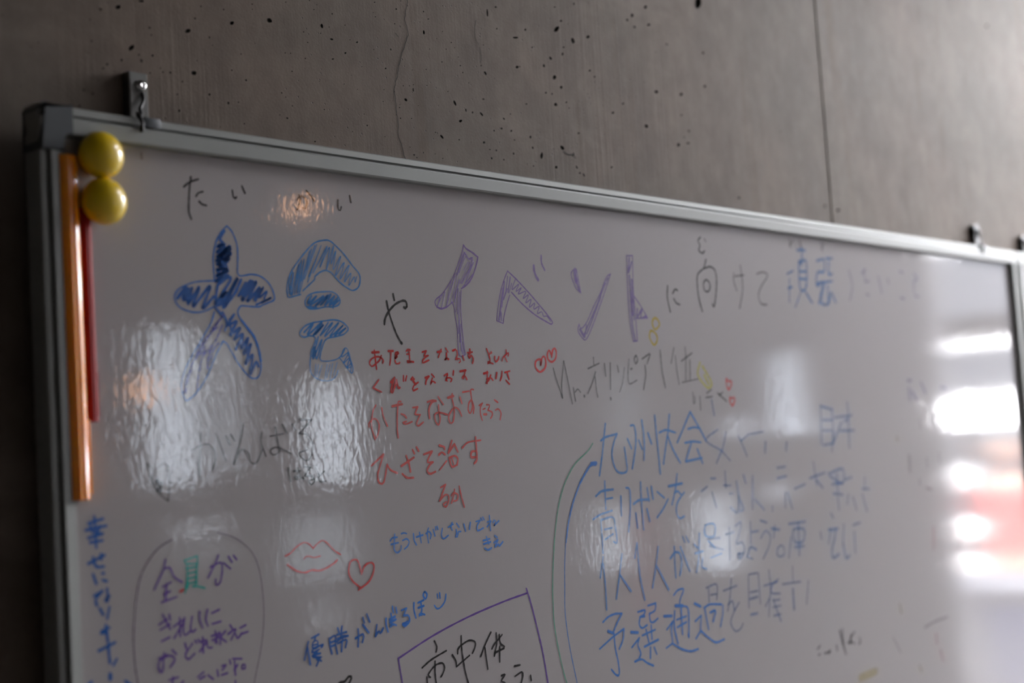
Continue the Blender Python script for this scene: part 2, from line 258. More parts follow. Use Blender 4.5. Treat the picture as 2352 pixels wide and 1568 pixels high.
PORES = dec('6612,19862 6603,19849 6589,19842 6573,19838 6561,19845 6567,19859 6577,19869 6592,19876 6609,19876/6432,19810 6430,19803 6423,19798 6416,19799 6412,19803 6409,19810 6415,19817 6423,19817 6429,19815/6843,19958 6839,19951 6821,19946 6807,19945 6794,19945 6792,19952 6805,19959 6821,19962 6837,19963/7293,19768 7276,19761 7261,19757 7248,19763 7252,19780 7266,19794 7282,19799 7298,19799 7305,19785/7772,19932 7757,19921 7746,19921 7734,19921 7733,19934 7744,19951 7759,19956 7771,19957 7779,19949/8212,20047 8212,20030 8187,20020 8167,20021 8157,20030 8154,20043 8166,20060 8190,20064 8203,20056/8830,20109 8828,20090 8815,20083 8807,20089 8799,20096 8798,20111 8807,20125 8818,20128 8825,20120/6716,19526 6700,19514 6683,19502 6672,19509 6673,19528 6690,19545 6704,19556 6720,19560 6726,19547/6803,19438 6800,19428 6793,19421 6786,19425 6782,19431 6780,19440 6785,19450 6794,19450 6800,19446/7345,19420 7338,19403 7320,19398 7305,19398 7293,19404 7292,19419 7306,19432 7321,19433 7337,19432/6914,19501 6910,19496 6905,19493 6899,19492 6893,19495 6896,19501 6901,19505 6906,19508 6912,19507/6778,19485 6773,19478 6765,19477 6761,19482 6766,19489 6773,19490/6608,19413 6605,19408 6601,19404 6595,19402 6592,19407 6593,19413 6597,19417 6603,19421 6608,19418/6429,19313 6427,19305 6422,19304 6418,19303 6413,19306 6414,19314 6418,19319 6423,19320 6428,19320/7485,19249 7482,19242 7475,19240 7469,19240 7463,19243 7463,19249 7469,19255 7476,19255 7482,19254/7684,19201 7682,19193 7674,19187 7667,19189 7665,19195 7664,19201 7668,19208 7676,19212 7681,19207/7891,19440 7891,19434 7884,19430 7877,19431 7875,19435 7872,19440 7877,19444 7885,19446 7889,19444/7789,19224 7787,19218 7781,19218 7779,19222 7781,19227 7787,19228/6895,19739 6894,19733 6888,19728 6882,19729 6879,19734 6878,19738 6882,19744 6889,19746 6893,19743/6908,19678 6905,19672 6898,19672 6894,19676 6898,19682 6904,19682/7158,19059 7155,19053 7149,19050 7141,19047 7139,19053 7140,19059 7144,19064 7151,19068 7158,19066/7143,19200 7139,19195 7132,19193 7130,19199 7134,19203 7140,19206/7084,19381 7079,19374 7071,19374 7066,19378 7071,19386 7079,19386/7006,19373 7003,19368 6996,19365 6994,19371 6997,19377 7004,19378/6879,19344 6875,19338 6868,19335 6865,19342 6869,19348 6877,19351/6334,19524 6333,19518 6327,19513 6321,19515 6319,19519 6317,19524 6320,19531 6328,19532 6332,19528/6241,19104 6240,19099 6235,19095 6229,19096 6226,19099 6227,19104 6229,19110 6236,19112 6239,19108/6322,19087 6321,19081 6317,19076 6310,19077 6307,19082 6308,19087 6311,19093 6317,19095 6323,19092/6195,18967 6191,18962 6187,18959 6181,18957 6177,18961 6179,18967 6183,18971 6187,18973 6193,18972/6471,19354 6466,19350 6462,19347 6455,19345 6450,19348 6452,19353 6457,19357 6463,19360 6469,19359/5784,19384 5781,19378 5774,19376 5772,19382 5775,19388 5782,19389/7678,20046 7674,20040 7666,20037 7664,20043 7667,20049 7675,20052/7848,19671 7843,19666 7836,19663 7832,19668 7838,19674 7845,19677/7738,19506 7733,19500 7726,19499 7721,19503 7726,19510 7733,19510/8427,19605 8424,19599 8416,19599 8413,19602 8416,19608 8424,19608/7845,19036 7841,19031 7834,19030 7831,19035 7836,19039 7843,19042/8341,19147 8337,19144 8330,19144 8324,19150 8324,19155 8328,19159 8335,19160 8343,19156 8346,19150/8410,19277 8406,19272 8401,19272 8397,19275 8400,19280 8406,19280/8796,19295 8793,19289 8785,19288 8782,19293 8785,19300 8793,19300/8636,19915 8632,19910 8624,19909 8622,19913 8624,19918 8633,19919/8943,19807 8942,19803 8933,19799 8923,19798 8916,19801 8920,19805 8925,19810 8935,19813 8943,19812/9106,19893 9103,19887 9096,19883 9088,19882 9083,19886 9086,19891 9090,19896 9098,19900 9106,19899/8595,19754 8591,19748 8585,19745 8582,19752 8587,19758 8593,19761/8949,20000 8946,19993 8933,19988 8922,19989 8914,19991 8909,19997 8920,20004 8934,20006 8942,20004/8800,20032 8796,20026 8790,20023 8788,20029 8792,20035 8798,20037/8419,19774 8415,19770 8409,19767 8407,19772 8411,19776 8417,19779/8336,19350 8332,19345 8326,19343 8324,19348 8327,19353 8334,19354/8734,20249 8729,20244 8723,20242 8719,20246 8724,20250 8730,20252/8771,20303 8769,20300 8764,20298 8763,20302 8764,20306 8770,20306/8395,20254 8390,20250 8385,20247 8381,20251 8386,20256 8392,20258/8000,20158 7997,20153 7991,20153 7987,20156 7991,20161 7996,20161/7366,19908 7362,19900 7354,19900 7349,19905 7354,19912 7361,19912/8664,18974 8657,18966 8648,18966 8643,18972 8649,18978 8658,18980/9530,20475 9523,20470 9514,20467 9510,20471 9516,20477 9525,20480/9893,20560 9888,20554 9879,20554 9873,20556 9878,20562 9887,20562/9821,20463 9819,20456 9813,20454 9808,20453 9804,20456 9804,20464 9809,20470 9814,20470 9819,20469/9529,20328 9524,20324 9512,20322 9510,20325 9514,20329 9526,20332/9785,20306 9782,20300 9775,20298 9773,20304 9776,20310 9783,20312/10200,20294 10201,20282 10193,20271 10181,20270 10175,20280 10175,20291 10176,20304 10187,20313 10198,20306/10279,20447 10270,20440 10260,20438 10251,20441 10260,20448 10270,20450/10596,20256 10589,20250 10581,20247 10576,20252 10582,20258 10590,20260/9107,19892 9103,19886 9097,19881 9089,19880 9085,19885 9087,19891 9091,19896 9099,19900 9107,19899/9265,20023 9259,20018 9251,20017 9242,20018 9243,20025 9249,20031 9257,20033 9265,20035 9270,20031/9171,20033 9167,20028 9161,20028 9158,20031 9161,20036 9167,20036/9713,20031 9711,20022 9705,20019 9701,20021 9698,20025 9697,20032 9701,20039 9706,20039 9710,20036/9476,19989 9474,19985 9467,19983 9466,19987 9469,19991 9475,19994/9629,19825 9625,19819 9619,19816 9612,19813 9607,19818 9611,19825 9615,19830 9620,19832 9627,19831/9306,19791 9304,19788 9298,19787 9295,19790 9298,19793 9304,19794/10437,20023 10433,20017 10422,20015 10420,20020 10423,20026 10433,20027/10471,20351 10468,20346 10461,20344 10459,20348 10463,20352 10469,20355/10511,20171 10506,20166 10499,20164 10496,20168 10501,20173 10507,20174/9891,19551 9893,19536 9883,19529 9872,19530 9862,19533 9853,19544 9858,19556 9869,19559 9879,19558/9993,19666 9994,19656 9991,19645 9983,19646 9978,19656 9978,19666 9979,19676 9985,19682 9991,19676/9999,19716 9996,19712 9990,19710 9988,19715 9991,19719 9998,19721/9858,19684 9854,19680 9845,19678 9842,19682 9846,19687 9856,19689/9944,19697 9941,19692 9935,19692 9931,19695 9935,19700 9940,19700/9588,19605 9583,19600 9577,19599 9573,19602 9578,19607 9584,19608/10196,19741 10192,19737 10184,19735 10182,19739 10184,19742 10193,19743/10500,19721 10495,19716 10486,19715 10482,19718 10486,19724 10494,19723/9788,19453 9782,19446 9777,19445 9773,19451 9778,19459 9783,19458/9793,19346 9788,19338 9781,19339 9776,19344 9781,19351 9788,19350/9946,19364 9943,19358 9937,19358 9934,19362 9937,19367 9943,19367/9741,19374 9736,19368 9730,19367 9727,19372 9731,19378 9737,19380/10679,19435 10669,19425 10657,19418 10642,19415 10630,19422 10633,19435 10647,19443 10660,19446 10676,19447/10857,19545 10851,19539 10841,19536 10835,19541 10836,19547 10839,19554 10849,19559 10859,19558 10859,19550/10756,19562 10755,19553 10754,19546 10748,19540 10738,19548 10737,19560 10736,19569 10741,19574 10750,19574/11042,19713 11036,19711 11026,19709 11016,19712 11013,19718 11019,19721 11026,19723 11039,19723 11046,19718/10599,19619 10605,19603 10605,19591 10597,19583 10578,19595 10566,19613 10565,19626 10567,19638 10583,19636/10995,19556 11006,19544 11007,19532 10993,19531 10979,19538 10967,19548 10961,19561 10967,19568 10982,19563/11099,20013 11103,20002 11102,19991 11090,19988 11078,19995 11071,20005 11064,20017 11074,20024 11088,20022/11336,20776 11332,20768 11321,20765 11314,20765 11306,20767 11304,20774 11312,20782 11322,20782 11329,20781/11661,20497 11648,20487 11622,20480 11597,20477 11577,20478 11574,20485 11597,20494 11622,20498 11648,20501/11627,20151 11610,20141 11598,20142 11590,20145 11586,20155 11601,20169 11617,20172 11627,20172 11636,20166/10713,20029 10706,20024 10696,20020 10691,20026 10699,20031 10709,20035/10740,19959 10735,19953 10726,19950 10724,19956 10729,19961 10737,19964/11034,20081 11028,20074 11021,20072 11018,20078 11023,20084 11029,20087/11326,20535 11318,20527 11309,20525 11303,20531 11311,20538 11319,20540/11903,20427 11894,20420 11884,20418 11876,20423 11884,20432 11895,20431/11743,19764 11732,19756 11721,19753 11712,19759 11721,19769 11734,19770/11345,19551 11352,19546 11351,19539 11343,19536 11334,19540 11326,19543 11324,19550 11328,19555 11338,19554/11303,19439 11304,19430 11298,19425 11290,19424 11282,19423 11275,19429 11277,19437 11285,19440 11293,19442/11180,19395 11174,19386 11163,19386 11156,19392 11164,19402 11173,19400/11461,19428 11454,19421 11447,19417 11438,19416 11433,19421 11433,19428 11441,19434 11449,19435 11458,19435/11457,19613 11451,19605 11445,19604 11440,19611 11446,19619 11453,19620/11774,19399 11769,19387 11760,19384 11751,19382 11745,19389 11745,19403 11755,19410 11763,19413 11770,19409/11113,19088 11111,19079 11103,19075 11097,19078 11092,19082 11090,19091 11098,19098 11104,19097 11110,19095/11472,19180 11469,19170 11461,19168 11454,19167 11449,19173 11449,19182 11456,19189 11463,19190 11470,19188/11093,19180 11086,19174 11076,19173 11070,19177 11078,19183 11088,19185/11307,19094 11302,19087 11289,19086 11286,19092 11290,19099 11303,19101/11498,19333 11493,19325 11486,19325 11481,19331 11486,19338 11493,19337/11791,19077 11786,19071 11774,19069 11771,19075 11775,19081 11787,19083/10625,19225 10617,19220 10607,19225 10607,19231 10615,19236 10625,19232/10374,19235 10385,19219 10382,19211 10374,19208 10358,19214 10339,19229 10338,19242 10345,19247 10357,19245/10277,19264 10275,19257 10266,19257 10263,19262 10266,19268 10274,19268/9989,18969 9985,18961 9977,18962 9975,18968 9977,18976 9985,18975/10084,19032 10082,19024 10075,19024 10074,19031 10076,19038 10082,19037/9901,19066 9898,19061 9891,19061 9888,19065 9892,19069 9898,19069/10363,19004 10360,19000 10351,18998 10350,19003 10352,19007 10361,19009/9957,18993 9950,18985 9940,18986 9932,18991 9940,18999 9950,18999/12451,20830 12440,20820 12429,20814 12417,20813 12403,20815 12407,20827 12419,20834 12431,20838 12445,20839/12367,20709 12343,20688 12313,20675 12289,20680 12300,20708 12324,20731 12351,20748 12380,20754 12386,20734/12650,20637 12652,20616 12633,20598 12608,20597 12598,20613 12592,20629 12596,20653 12622,20663 12641,20652/12941,20731 12928,20719 12913,20707 12891,20705 12880,20714 12885,20726 12897,20737 12918,20746 12936,20742/12431,20440 12426,20431 12417,20423 12404,20422 12399,20430 12403,20438 12407,20448 12421,20455 12431,20449/12212,20360 12220,20349 12211,20338 12196,20334 12185,20341 12175,20350 12177,20362 12188,20372 12203,20366/12088,20255 12086,20244 12084,20235 12074,20229 12060,20233 12056,20243 12054,20253 12061,20262 12076,20263/12275,20144 12260,20127 12245,20120 12225,20111 12213,20124 12217,20145 12232,20160 12251,20167 12268,20162/12372,20041 12359,20026 12344,20024 12336,20029 12327,20037 12337,20052 12353,20059 12363,20057 12375,20054/12258,19823 12248,19811 12225,19811 12210,19818 12212,19829 12215,19840 12233,19849 12252,19842 12261,19833/12193,19943 12191,19936 12184,19929 12175,19930 12173,19937 12173,19943 12177,19950 12186,19953 12192,19949/12091,19941 12086,19935 12076,19932 12066,19931 12059,19934 12057,19939 12067,19945 12077,19946 12086,19945/12634,19549 12626,19541 12615,19538 12605,19536 12597,19541 12596,19549 12608,19554 12617,19556 12628,19556/12327,19351 12331,19330 12315,19318 12297,19316 12281,19326 12267,19341 12270,19362 12292,19364 12309,19360/11952,19213 11945,19192 11932,19175 11916,19177 11907,19195 11912,19219 11924,19235 11940,19250 11954,19238/12188,19107 12183,19095 12171,19091 12162,19092 12153,19097 12154,19109 12164,19118 12174,19119 12183,19116/12445,19882 12436,19877 12429,19872 12418,19871 12410,19874 12415,19880 12421,19885 12431,19889 12443,19888/12506,19290 12505,19280 12495,19272 12483,19272 12480,19282 12482,19292 12486,19303 12499,19308 12507,19301/13833,21158 13830,21146 13815,21135 13798,21135 13792,21145 13791,21156 13801,21170 13820,21177 13829,21167/13723,21078 13721,21069 13708,21061 13694,21063 13690,21069 13687,21075 13695,21083 13710,21087 13720,21084/12916,20325 12910,20318 12900,20313 12885,20309 12879,20316 12883,20323 12891,20329 12903,20335 12917,20334/12995,20265 12991,20257 12975,20255 12972,20262 12976,20271 12992,20272/13522,20019 13514,20011 13502,20007 13488,20003 13478,20008 13485,20017 13494,20023 13506,20029 13518,20026/13312,19880 13304,19872 13293,19868 13281,19865 13267,19869 13272,19879 13283,19886 13295,19889 13308,19888/13211,19216 13204,19209 13195,19201 13181,19201 13173,19207 13176,19216 13185,19223 13198,19227 13211,19225/12701,21079 12698,21072 12689,21065 12674,21062 12668,21069 12671,21077 12678,21084 12691,21089 12704,21088/11803,20610 11796,20600 11790,20594 11782,20593 11776,20598 11779,20611 11786,20617 11792,20621 11800,20621/12350,20973 12344,20966 12333,20962 12322,20960 12314,20963 12315,20969 12325,20974 12334,20977 12345,20977/12606,19084 12600,19077 12590,19074 12580,19073 12570,19076 12571,19084 12582,19089 12592,19091 12601,19090/12668,19070 12674,19057 12670,19048 12659,19050 12651,19060 12644,19069 12643,19081 12652,19083 12661,19080/11796,19284 11796,19274 11791,19271 11786,19267 11778,19272 11774,19282 11777,19289 11780,19293 11788,19292/11012,19253 11014,19243 11007,19237 11000,19230 10987,19232 10978,19240 10982,19249 10990,19254 11000,19257/10683,20116 10679,20111 10674,20110 10671,20114 10675,20118 10680,20119/12462,20525 12452,20517 12440,20514 12430,20519 12441,20529 12455,20532/11188,20684 11186,20654 11176,20636 11169,20652 11166,20668 11166,20693 11173,20722 11183,20724 11187,20703/12546,19148 12551,19139 12552,19130 12543,19127 12531,19134 12525,19144 12521,19154 12525,19161 12537,19158/9993,19867 9989,19864 9985,19863 9982,19866 9986,19869 9990,19870/10055,19510 10052,19507 10047,19505 10045,19508 10048,19512 10053,19513/10145,20390 10141,20387 10137,20386 10135,20388 10138,20392 10142,20393/10377,20256 10373,20253 10369,20251 10367,20254 10370,20257 10375,20259/9164,19684 9161,19681 9157,19680 9154,19683 9157,19686 9161,19686/9063,19582 9060,19578 9054,19576 9052,19581 9055,19585 9061,19586/9230,19554 9227,19550 9223,19550 9219,19552 9223,19555 9227,19556/9303,19321 9299,19318 9293,19316 9291,19320 9295,19323 9300,19324/9136,19128 9134,19124 9129,19122 9128,19127 9130,19131 9135,19132/14133,21319 14124,21308 14107,21296 14080,21291 14068,21300 14078,21313 14089,21324 14112,21336 14131,21330/13838,21156 13832,21145 13815,21132 13792,21130 13787,21141 13788,21152 13798,21163 13820,21172 13836,21166/14180,21105 14166,21091 14149,21086 14133,21083 14117,21087 14120,21100 14136,21110 14152,21113 14168,21113/13870,21018 13867,21008 13849,21003 13835,21003 13823,21005 13821,21015 13835,21024 13852,21028 13864,21025/13976,19805 13970,19789 13946,19780 13928,19785 13912,19790 13910,19805 13927,19819 13950,19820 13965,19815/14632,19650 14625,19637 14604,19625 14579,19626 14569,19637 14572,19649 14583,19663 14610,19670 14626,19661/14846,19697 14831,19688 14815,19683 14798,19680 14780,19684 14783,19695 14801,19703 14819,19705 14840,19706/14776,20316 14761,20303 14746,20293 14725,20289 14714,20300 14717,20314 14734,20323 14750,20328 14770,20329/15313,20498 15304,20488 15291,20477 15273,20477 15264,20485 15267,20495 15277,20506 15296,20512 15312,20508/15329,20940 15326,20930 15310,20919 15290,20919 15282,20927 15285,20938 15294,20950 15315,20956 15329,20950/14520,20917 14512,20907 14496,20900 14482,20901 14468,20903 14468,20913 14482,20922 14498,20923 14512,20924/14239,20269 14227,20251 14206,20245 14189,20245 14174,20252 14173,20268 14192,20280 14210,20282 14229,20282/15355,21605 15322,21551 15278,21524 15228,21507 15197,21544 15200,21606 15252,21645 15296,21660 15348,21661/18600,19153 18581,19139 18552,19130 18516,19126 18492,19136 18496,19153 18527,19165 18560,19173 18594,19169/18199,19181 18190,19164 18168,19150 18144,19154 18137,19168 18138,19183 18149,19201 18178,19209 18193,19195/24579,22996 24556,22979 24526,22961 24483,22956 24452,22963 24464,22983 24496,23000 24538,23015 24580,23014/15932,19097 15927,19086 15908,19075 15886,19079 15875,19086 15879,19097 15888,19109 15912,19112 15930,19107/14875,19857 14869,19847 14854,19841 14841,19843 14831,19847 14827,19856 14841,19866 14857,19867 14866,19863/14738,20043 14726,20034 14712,20030 14699,20028 14685,20031 14689,20040 14701,20047 14715,20049 14729,20050/6422,19780 6421,19783 6417,19784 6415,19780 6417,19776 6420,19775/24430,22836 24429,22840 24425,22839 24422,22836 24425,22831 24429,22831/7576,18970 7574,18973 7571,18972 7569,18970 7571,18968 7574,18967/7500,18895 7498,18900 7490,18902 7488,18895 7491,18889 7497,18891/15260,19450 15259,19453 15255,19454 15254,19450 15254,19447 15258,19446/11486,18868 11481,18874 11474,18875 11467,18868 11473,18862 11481,18860/8910,20112 8909,20116 8904,20116 8900,20112 8904,20106 8909,20108/23091,20765 23088,20768 23084,20768 23083,20765 23084,20760 23088,20761/11683,19089 11682,19093 11678,19093 11675,19089 11678,19086 11682,19087/8292,19381 8288,19386 8282,19388 8279,19381 8282,19374 8289,19375/8685,20324 8683,20330 8676,20331 8671,20324 8676,20319 8682,20319/14749,19759 14741,19770 14728,19771 14726,19759 14729,19749 14739,19747/9498,20366 9497,20370 9492,20369 9489,20366 9492,20363 9497,20363/16233,22092 16231,22095 16226,22095 16224,22092 16227,22088 16230,22088/10155,20742 10153,20744 10149,20744 10147,20742 10149,20738 10153,20738/5553,19590 5550,19594 5544,19595 5539,19590 5543,19587 5549,19586/11194,19181 11189,19189 11178,19191 11173,19181 11178,19171 11187,19172/7841,20281 7837,20286 7832,20286 7829,20281 7832,20276 7837,20278/24833,23967 24829,23974 24821,23975 24818,23967 24821,23958 24829,23961/20183,21293 20182,21296 20178,21297 20175,21293 20178,21289 20181,21289/13306,21488 13303,21494 13296,21495 13292,21488 13296,21483 13303,21483/10489,20627 10489,20631 10484,20630 10483,20627 10484,20623 10489,20624/20609,21055 20608,21057 20604,21057 20602,21055 20604,21053 20607,21053/6983,19402 6981,19406 6975,19406 6972,19402 6975,19398 6980,19397/8007,19797 8005,19800 8002,19800 8000,19797 8002,19795 8006,19795/20026,22834 20023,22840 20017,22840 20016,22834 20018,22830 20023,22829/17124,20139 17119,20149 17108,20150 17100,20139 17108,20132 17118,20131/7998,20109 7996,20113 7992,20113 7988,20109 7991,20104 7996,20104/9784,20665 9780,20670 9773,20672 9770,20665 9773,20660 9780,20661/21969,22930 21966,22933 21960,22933 21959,22930 21960,22925 21966,22925/12558,20817 12556,20821 12551,20821 12549,20817 12550,20813 12555,20814/14028,21646 14025,21651 14021,21650 14017,21646 14021,21641 14026,21643/18975,19943 18971,19946 18967,19948 18964,19943 18967,19939 18971,19938/12965,19795 12964,19798 12959,19798 12957,19795 12959,19792 12963,19792/5850,19426 5848,19432 5842,19432 5839,19426 5841,19422 5848,19421/11233,19972 11232,19975 11228,19975 11226,19972 11228,19970 11231,19969/22439,22831 22437,22834 22433,22834 22430,22831 22433,22827 22437,22827/7432,20027 7430,20032 7424,20032 7422,20027 7424,20021 7431,20021/10176,20669 10174,20672 10171,20672 10168,20669 10170,20665 10174,20666/9837,20760 9835,20765 9830,20763 9828,20760 9830,20754 9835,20756/8643,20467 8641,20470 8637,20471 8635,20467 8637,20464 8641,20463/22650,19598 22647,19602 22641,19602 22638,19598 22640,19593 22647,19592/12473,19819 12470,19824 12463,19825 12461,19819 12464,19813 12470,19812/10593,20743 10588,20749 10583,20747 10580,20743 10583,20737 10589,20737/8593,20006 8589,20012 8582,20012 8578,20006 8582,20001 8588,20000/11664,20171 11660,20175 11654,20175 11650,20171 11654,20167 11660,20166/10799,19225 10799,19229 10795,19228 10793,19225 10795,19223 10798,19223/18221,21685 18217,21689 18213,21690 18209,21685 18212,21680 18218,21681/8253,19170 8250,19175 8245,19173 8243,19170 8245,19167 8249,19166/7510,19762 7508,19770 7499,19770 7494,19762 7500,19755 7509,19755/17452,22218 17451,22221 17447,22221 17445,22218 17448,22216 17451,22214/10863,20881 10861,20883 10858,20884 10857,20881 10858,20878 10861,20878/5910,18960 5909,18963 5906,18963 5905,18960 5906,18958 5909,18958/7202,19320 7198,19325 7192,19325 7189,19320 7192,19315 7199,19315/13977,20349 13975,20354 13969,20353 13966,20349 13969,20344 13975,20344/12201,18953 12200,18956 12196,18956 12194,18953 12196,18950 12200,18950/9335,19213 9332,19221 9323,19219 9320,19213 9324,19207 9333,19204/14260,20774 14258,20779 14251,20779 14247,20774 14251,20770 14257,20768/10636,20206 10635,20209 10631,20210 10627,20206 10631,20203 10634,20202/7534,19697 7534,19700 7528,19701 7527,19697 7529,19693 7533,19693/24374,22230 24371,22233 24367,22234 24365,22230 24366,22227 24371,22227/8140,20349 8136,20352 8131,20353 8126,20349 8130,20345 8135,20345/10253,19036 10250,19040 10245,19040 10242,19036 10245,19032 10250,19032/19659,20933 19655,20937 19650,20937 19648,20933 19650,20929 19655,20929/5637,19291 5635,19294 5632,19293 5631,19291 5633,19288 5636,19287/14688,21594 14684,21601 14678,21601 14676,21594 14679,21590 14684,21588/17042,20094 17040,20098 17035,20098 17033,20094 17034,20091 17039,20089/23858,21104 23857,21107 23854,21106 23852,21104 23854,21102 23857,21101/7361,19531 7360,19535 7356,19534 7354,19531 7356,19527 7359,19527/11704,21022 11703,21026 11699,21025 11698,21022 11699,21020 11703,21019/8960,20249 8957,20257 8948,20255 8945,20249 8949,20240 8956,20242/19200,22196 19199,22198 19196,22199 19194,22196 19196,22194 19199,22193/7009,18972 7007,18976 7003,18976 7001,18972 7003,18968 7007,18969/8355,19766 8351,19770 8345,19771 8344,19766 8345,19760 8351,19761/10822,19860 10819,19864 10814,19865 10812,19860 10813,19855 10818,19856/9116,20168 9112,20172 9107,20173 9104,20168 9106,20164 9113,20164/8751,19561 8749,19565 8744,19564 8743,19561 8745,19558 8749,19557/10592,20884 10590,20888 10585,20888 10583,20884 10585,20881 10589,20880/13212,18868 13210,18872 13205,18873 13203,18868 13205,18864 13209,18865/11086,20313 11083,20318 11078,20319 11075,20313 11078,20309 11084,20309/9790,19483 9788,19487 9785,19487 9783,19483 9784,19479 9789,19480/10515,20785 10511,20791 10507,20789 10503,20785 10507,20780 10512,20780/9564,19129 9561,19132 9556,19134 9553,19129 9556,19124 9561,19126/10212,20510 10206,20516 10198,20518 10192,20510 10198,20502 10206,20502/6324,19701 6320,19705 6314,19706 6313,19701 6315,19695 6321,19695/12148,19309 12146,19313 12142,19314 12139,19309 12142,19305 12146,19306/17872,18917 17871,18922 17868,18920 17865,18917 17867,18914 17871,18914/10265,20129 10261,20133 10257,20133 10252,20129 10257,20124 10262,20125/10196,19905 10191,19910 10184,19910 10181,19905 10185,19900 10190,19898/9565,19481 9563,19486 9557,19487 9554,19481 9556,19477 9562,19477/24169,22351 24167,22354 24162,22355 24161,22351 24163,22346 24166,22347')
def concrete_panel(u0, u1):
    holes = [p for p in PORES if u0 + .004 < min(q[0] for q in p) and max(q[0] for q in p) < u1 - .004]
    rnd = random.Random(3)
    v, f = cdt([(u0, 0), (u1, 0), (u1, ZC), (u0, ZC)], holes)
    me = bpy.data.meshes.new('concrete_panel')
    V = [(p.x, YB, p.y) for p in v]; F = [tuple(ff) for ff in f]; MI = [0] * len(F)
    e = 0.0014
    out = [(u0, 0), (u1, 0), (u1, ZC), (u0, ZC)]; k = len(V)
    V += [(a, YB, c) for a, c in out] + [(a, YB + .0138, c) for a, c in out]
    for i in range(4): F.append((k + i, k + (i + 1) % 4, k + 4 + (i + 1) % 4, k + 4 + i)); MI.append(0)
    F.append((k + 4, k + 5, k + 6, k + 7)); MI.append(0)
    for h in holes:
        cx = sum(p[0] for p in h) / len(h); cz = sum(p[1] for p in h) / len(h); r = max(math.hypot(p[0] - cx, p[1] - cz) for p in h)
        dp = min(.009, .002 + r * rnd.uniform(1.0, 1.6)); n_ = len(h); k = len(V)
        V += [(a, YB, c) for a, c in h] + [(cx + (a - cx) * .8, YB + dp * .6, cz + (c - cz) * .8) for a, c in h] + [(cx, YB + dp, cz)]
        for i in range(n_):
            j = (i + 1) % n_
            F.append((k + i, k + j, k + n_ + j, k + n_ + i)); MI.append(1)
            F.append((k + n_ + i, k + n_ + j, k + 2 * n_)); MI.append(1)
    me.from_pydata(V, [], F); me.update()
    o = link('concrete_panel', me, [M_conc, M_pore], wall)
    for p, mi in zip(me.polygons, MI): p.material_index = mi
    bm = bmesh.new(); bm.from_mesh(me); bmesh.ops.remove_doubles(bm, verts=bm.verts, dist=1e-6); bmesh.ops.recalc_face_normals(bm, faces=bm.faces); bm.to_mesh(me); bm.free()
    return o
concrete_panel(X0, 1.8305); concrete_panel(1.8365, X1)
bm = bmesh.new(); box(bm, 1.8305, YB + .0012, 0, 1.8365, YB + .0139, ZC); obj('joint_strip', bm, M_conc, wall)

def catmull(pts, step=.0016):
    if len(pts) < 3: return [Vector(p) for p in pts]
    P = [Vector(p) for p in pts]; closed = (P[0] - P[-1]).length < 1e-4
    out = []
    n = len(P)
    for i in range(n - 1):
        p1, p2 = P[i], P[i + 1]
        p0 = P[i - 1] if i > 0 else (P[-2] if closed else p1 * 2 - p2)
        p3 = P[i + 2] if i + 2 < n else (P[1] if closed else p2 * 2 - p1)
        k = max(1, min(14, int((p2 - p1).length / step)))
        for j in range(k):
            t = j / k; t2 = t * t; t3 = t2 * t
            out.append(.5 * ((2 * p1) + (-p0 + p2) * t + (2 * p0 - 5 * p1 + 4 * p2 - p3) * t2 + (-p0 + 3 * p1 - 3 * p2 + p3) * t3))
    out.append(P[-1]); return out
LAYER = [0]
def ribbon(V, F, pts, w, y, wob):
    """flat pen stroke in the x-z plane at depth y, with round ends"""
    n = len(pts)
    if n == 1: pts = [pts[0] - Vector((w * .01, 0)), pts[0] + Vector((w * .01, 0))]; n = 2
    d0 = (pts[1] - pts[0]).normalized(); d1 = (pts[-1] - pts[-2]).normalized()
    L = []; R = []
    for i in range(n):
        a = pts[max(i - 1, 0)]; c = pts[min(i + 1, n - 1)]; d = (c - a)
        d = d.normalized() if d.length > 1e-9 else d0
        nn = Vector((-d.y, d.x)); h = w * .5 * (1 + .10 * math.sin(i * 1.3 + wob) + .06 * math.sin(i * .37 + 2 * wob))
        L.append(pts[i] + nn * h); R.append(pts[i] - nn * h)
    k = len(V)
    for a, c in zip(L, R): V.append((a.x, y, a.y)); V.append((c.x, y, c.y))
    for i in range(n - 1): F.append((k + 2 * i, k + 2 * i + 1, k + 2 * i + 3, k + 2 * i + 2))
    for end, d, i0 in ((pts[0], -d0, 0), (pts[-1], d1, n - 1)):
        a = L[i0]; c = R[i0]; s = 1 if i0 else -1
        k2 = len(V); nn = (a - end); r = nn.length
        cap = [a] + [end + (nn.normalized() * math.cos(t) + d * math.sin(t)) * r for t in (math.pi * q / 6 for q in range(1, 6))] + [c]
        for q in cap: V.append((q.x, y, q.y))
        F.append(tuple(range(k2, k2 + len(cap))) if i0 else tuple(range(k2, k2 + len(cap)))[::-1])
def strokes(name, label, key, data, parent, ysurf=0.0, loc=None):
    V = []; F = []; wob = len(data) * .7
    for t in data.split('/'):
        wd, subs = t.split(':'); wd = int(wd) / 100000.0
        for s in subs.split('|'):
            pts = [Vector((int(a) / 10000.0, int(c) / 10000.0)) for a, c in (q.split(',') for q in s.split())]
            LAYER[0] = (LAYER[0] + 1) % 40; wob += 1.1
            ribbon(V, F, catmull(pts), wd, ysurf - .00008 - LAYER[0] * .000009, wob)
    me = bpy.data.meshes.new(name); me.from_pydata(V, [], F); me.update()
    o = bpy.data.objects.new(name, me); COL.objects.link(o); me.materials.append(ink(key))
    o.parent = parent
    base = parent
    off = Vector((0, 0, 0))
    while base is not None: off += base.location; base = base.parent
    o.location = -off
    if label: o['label'] = label
    return o
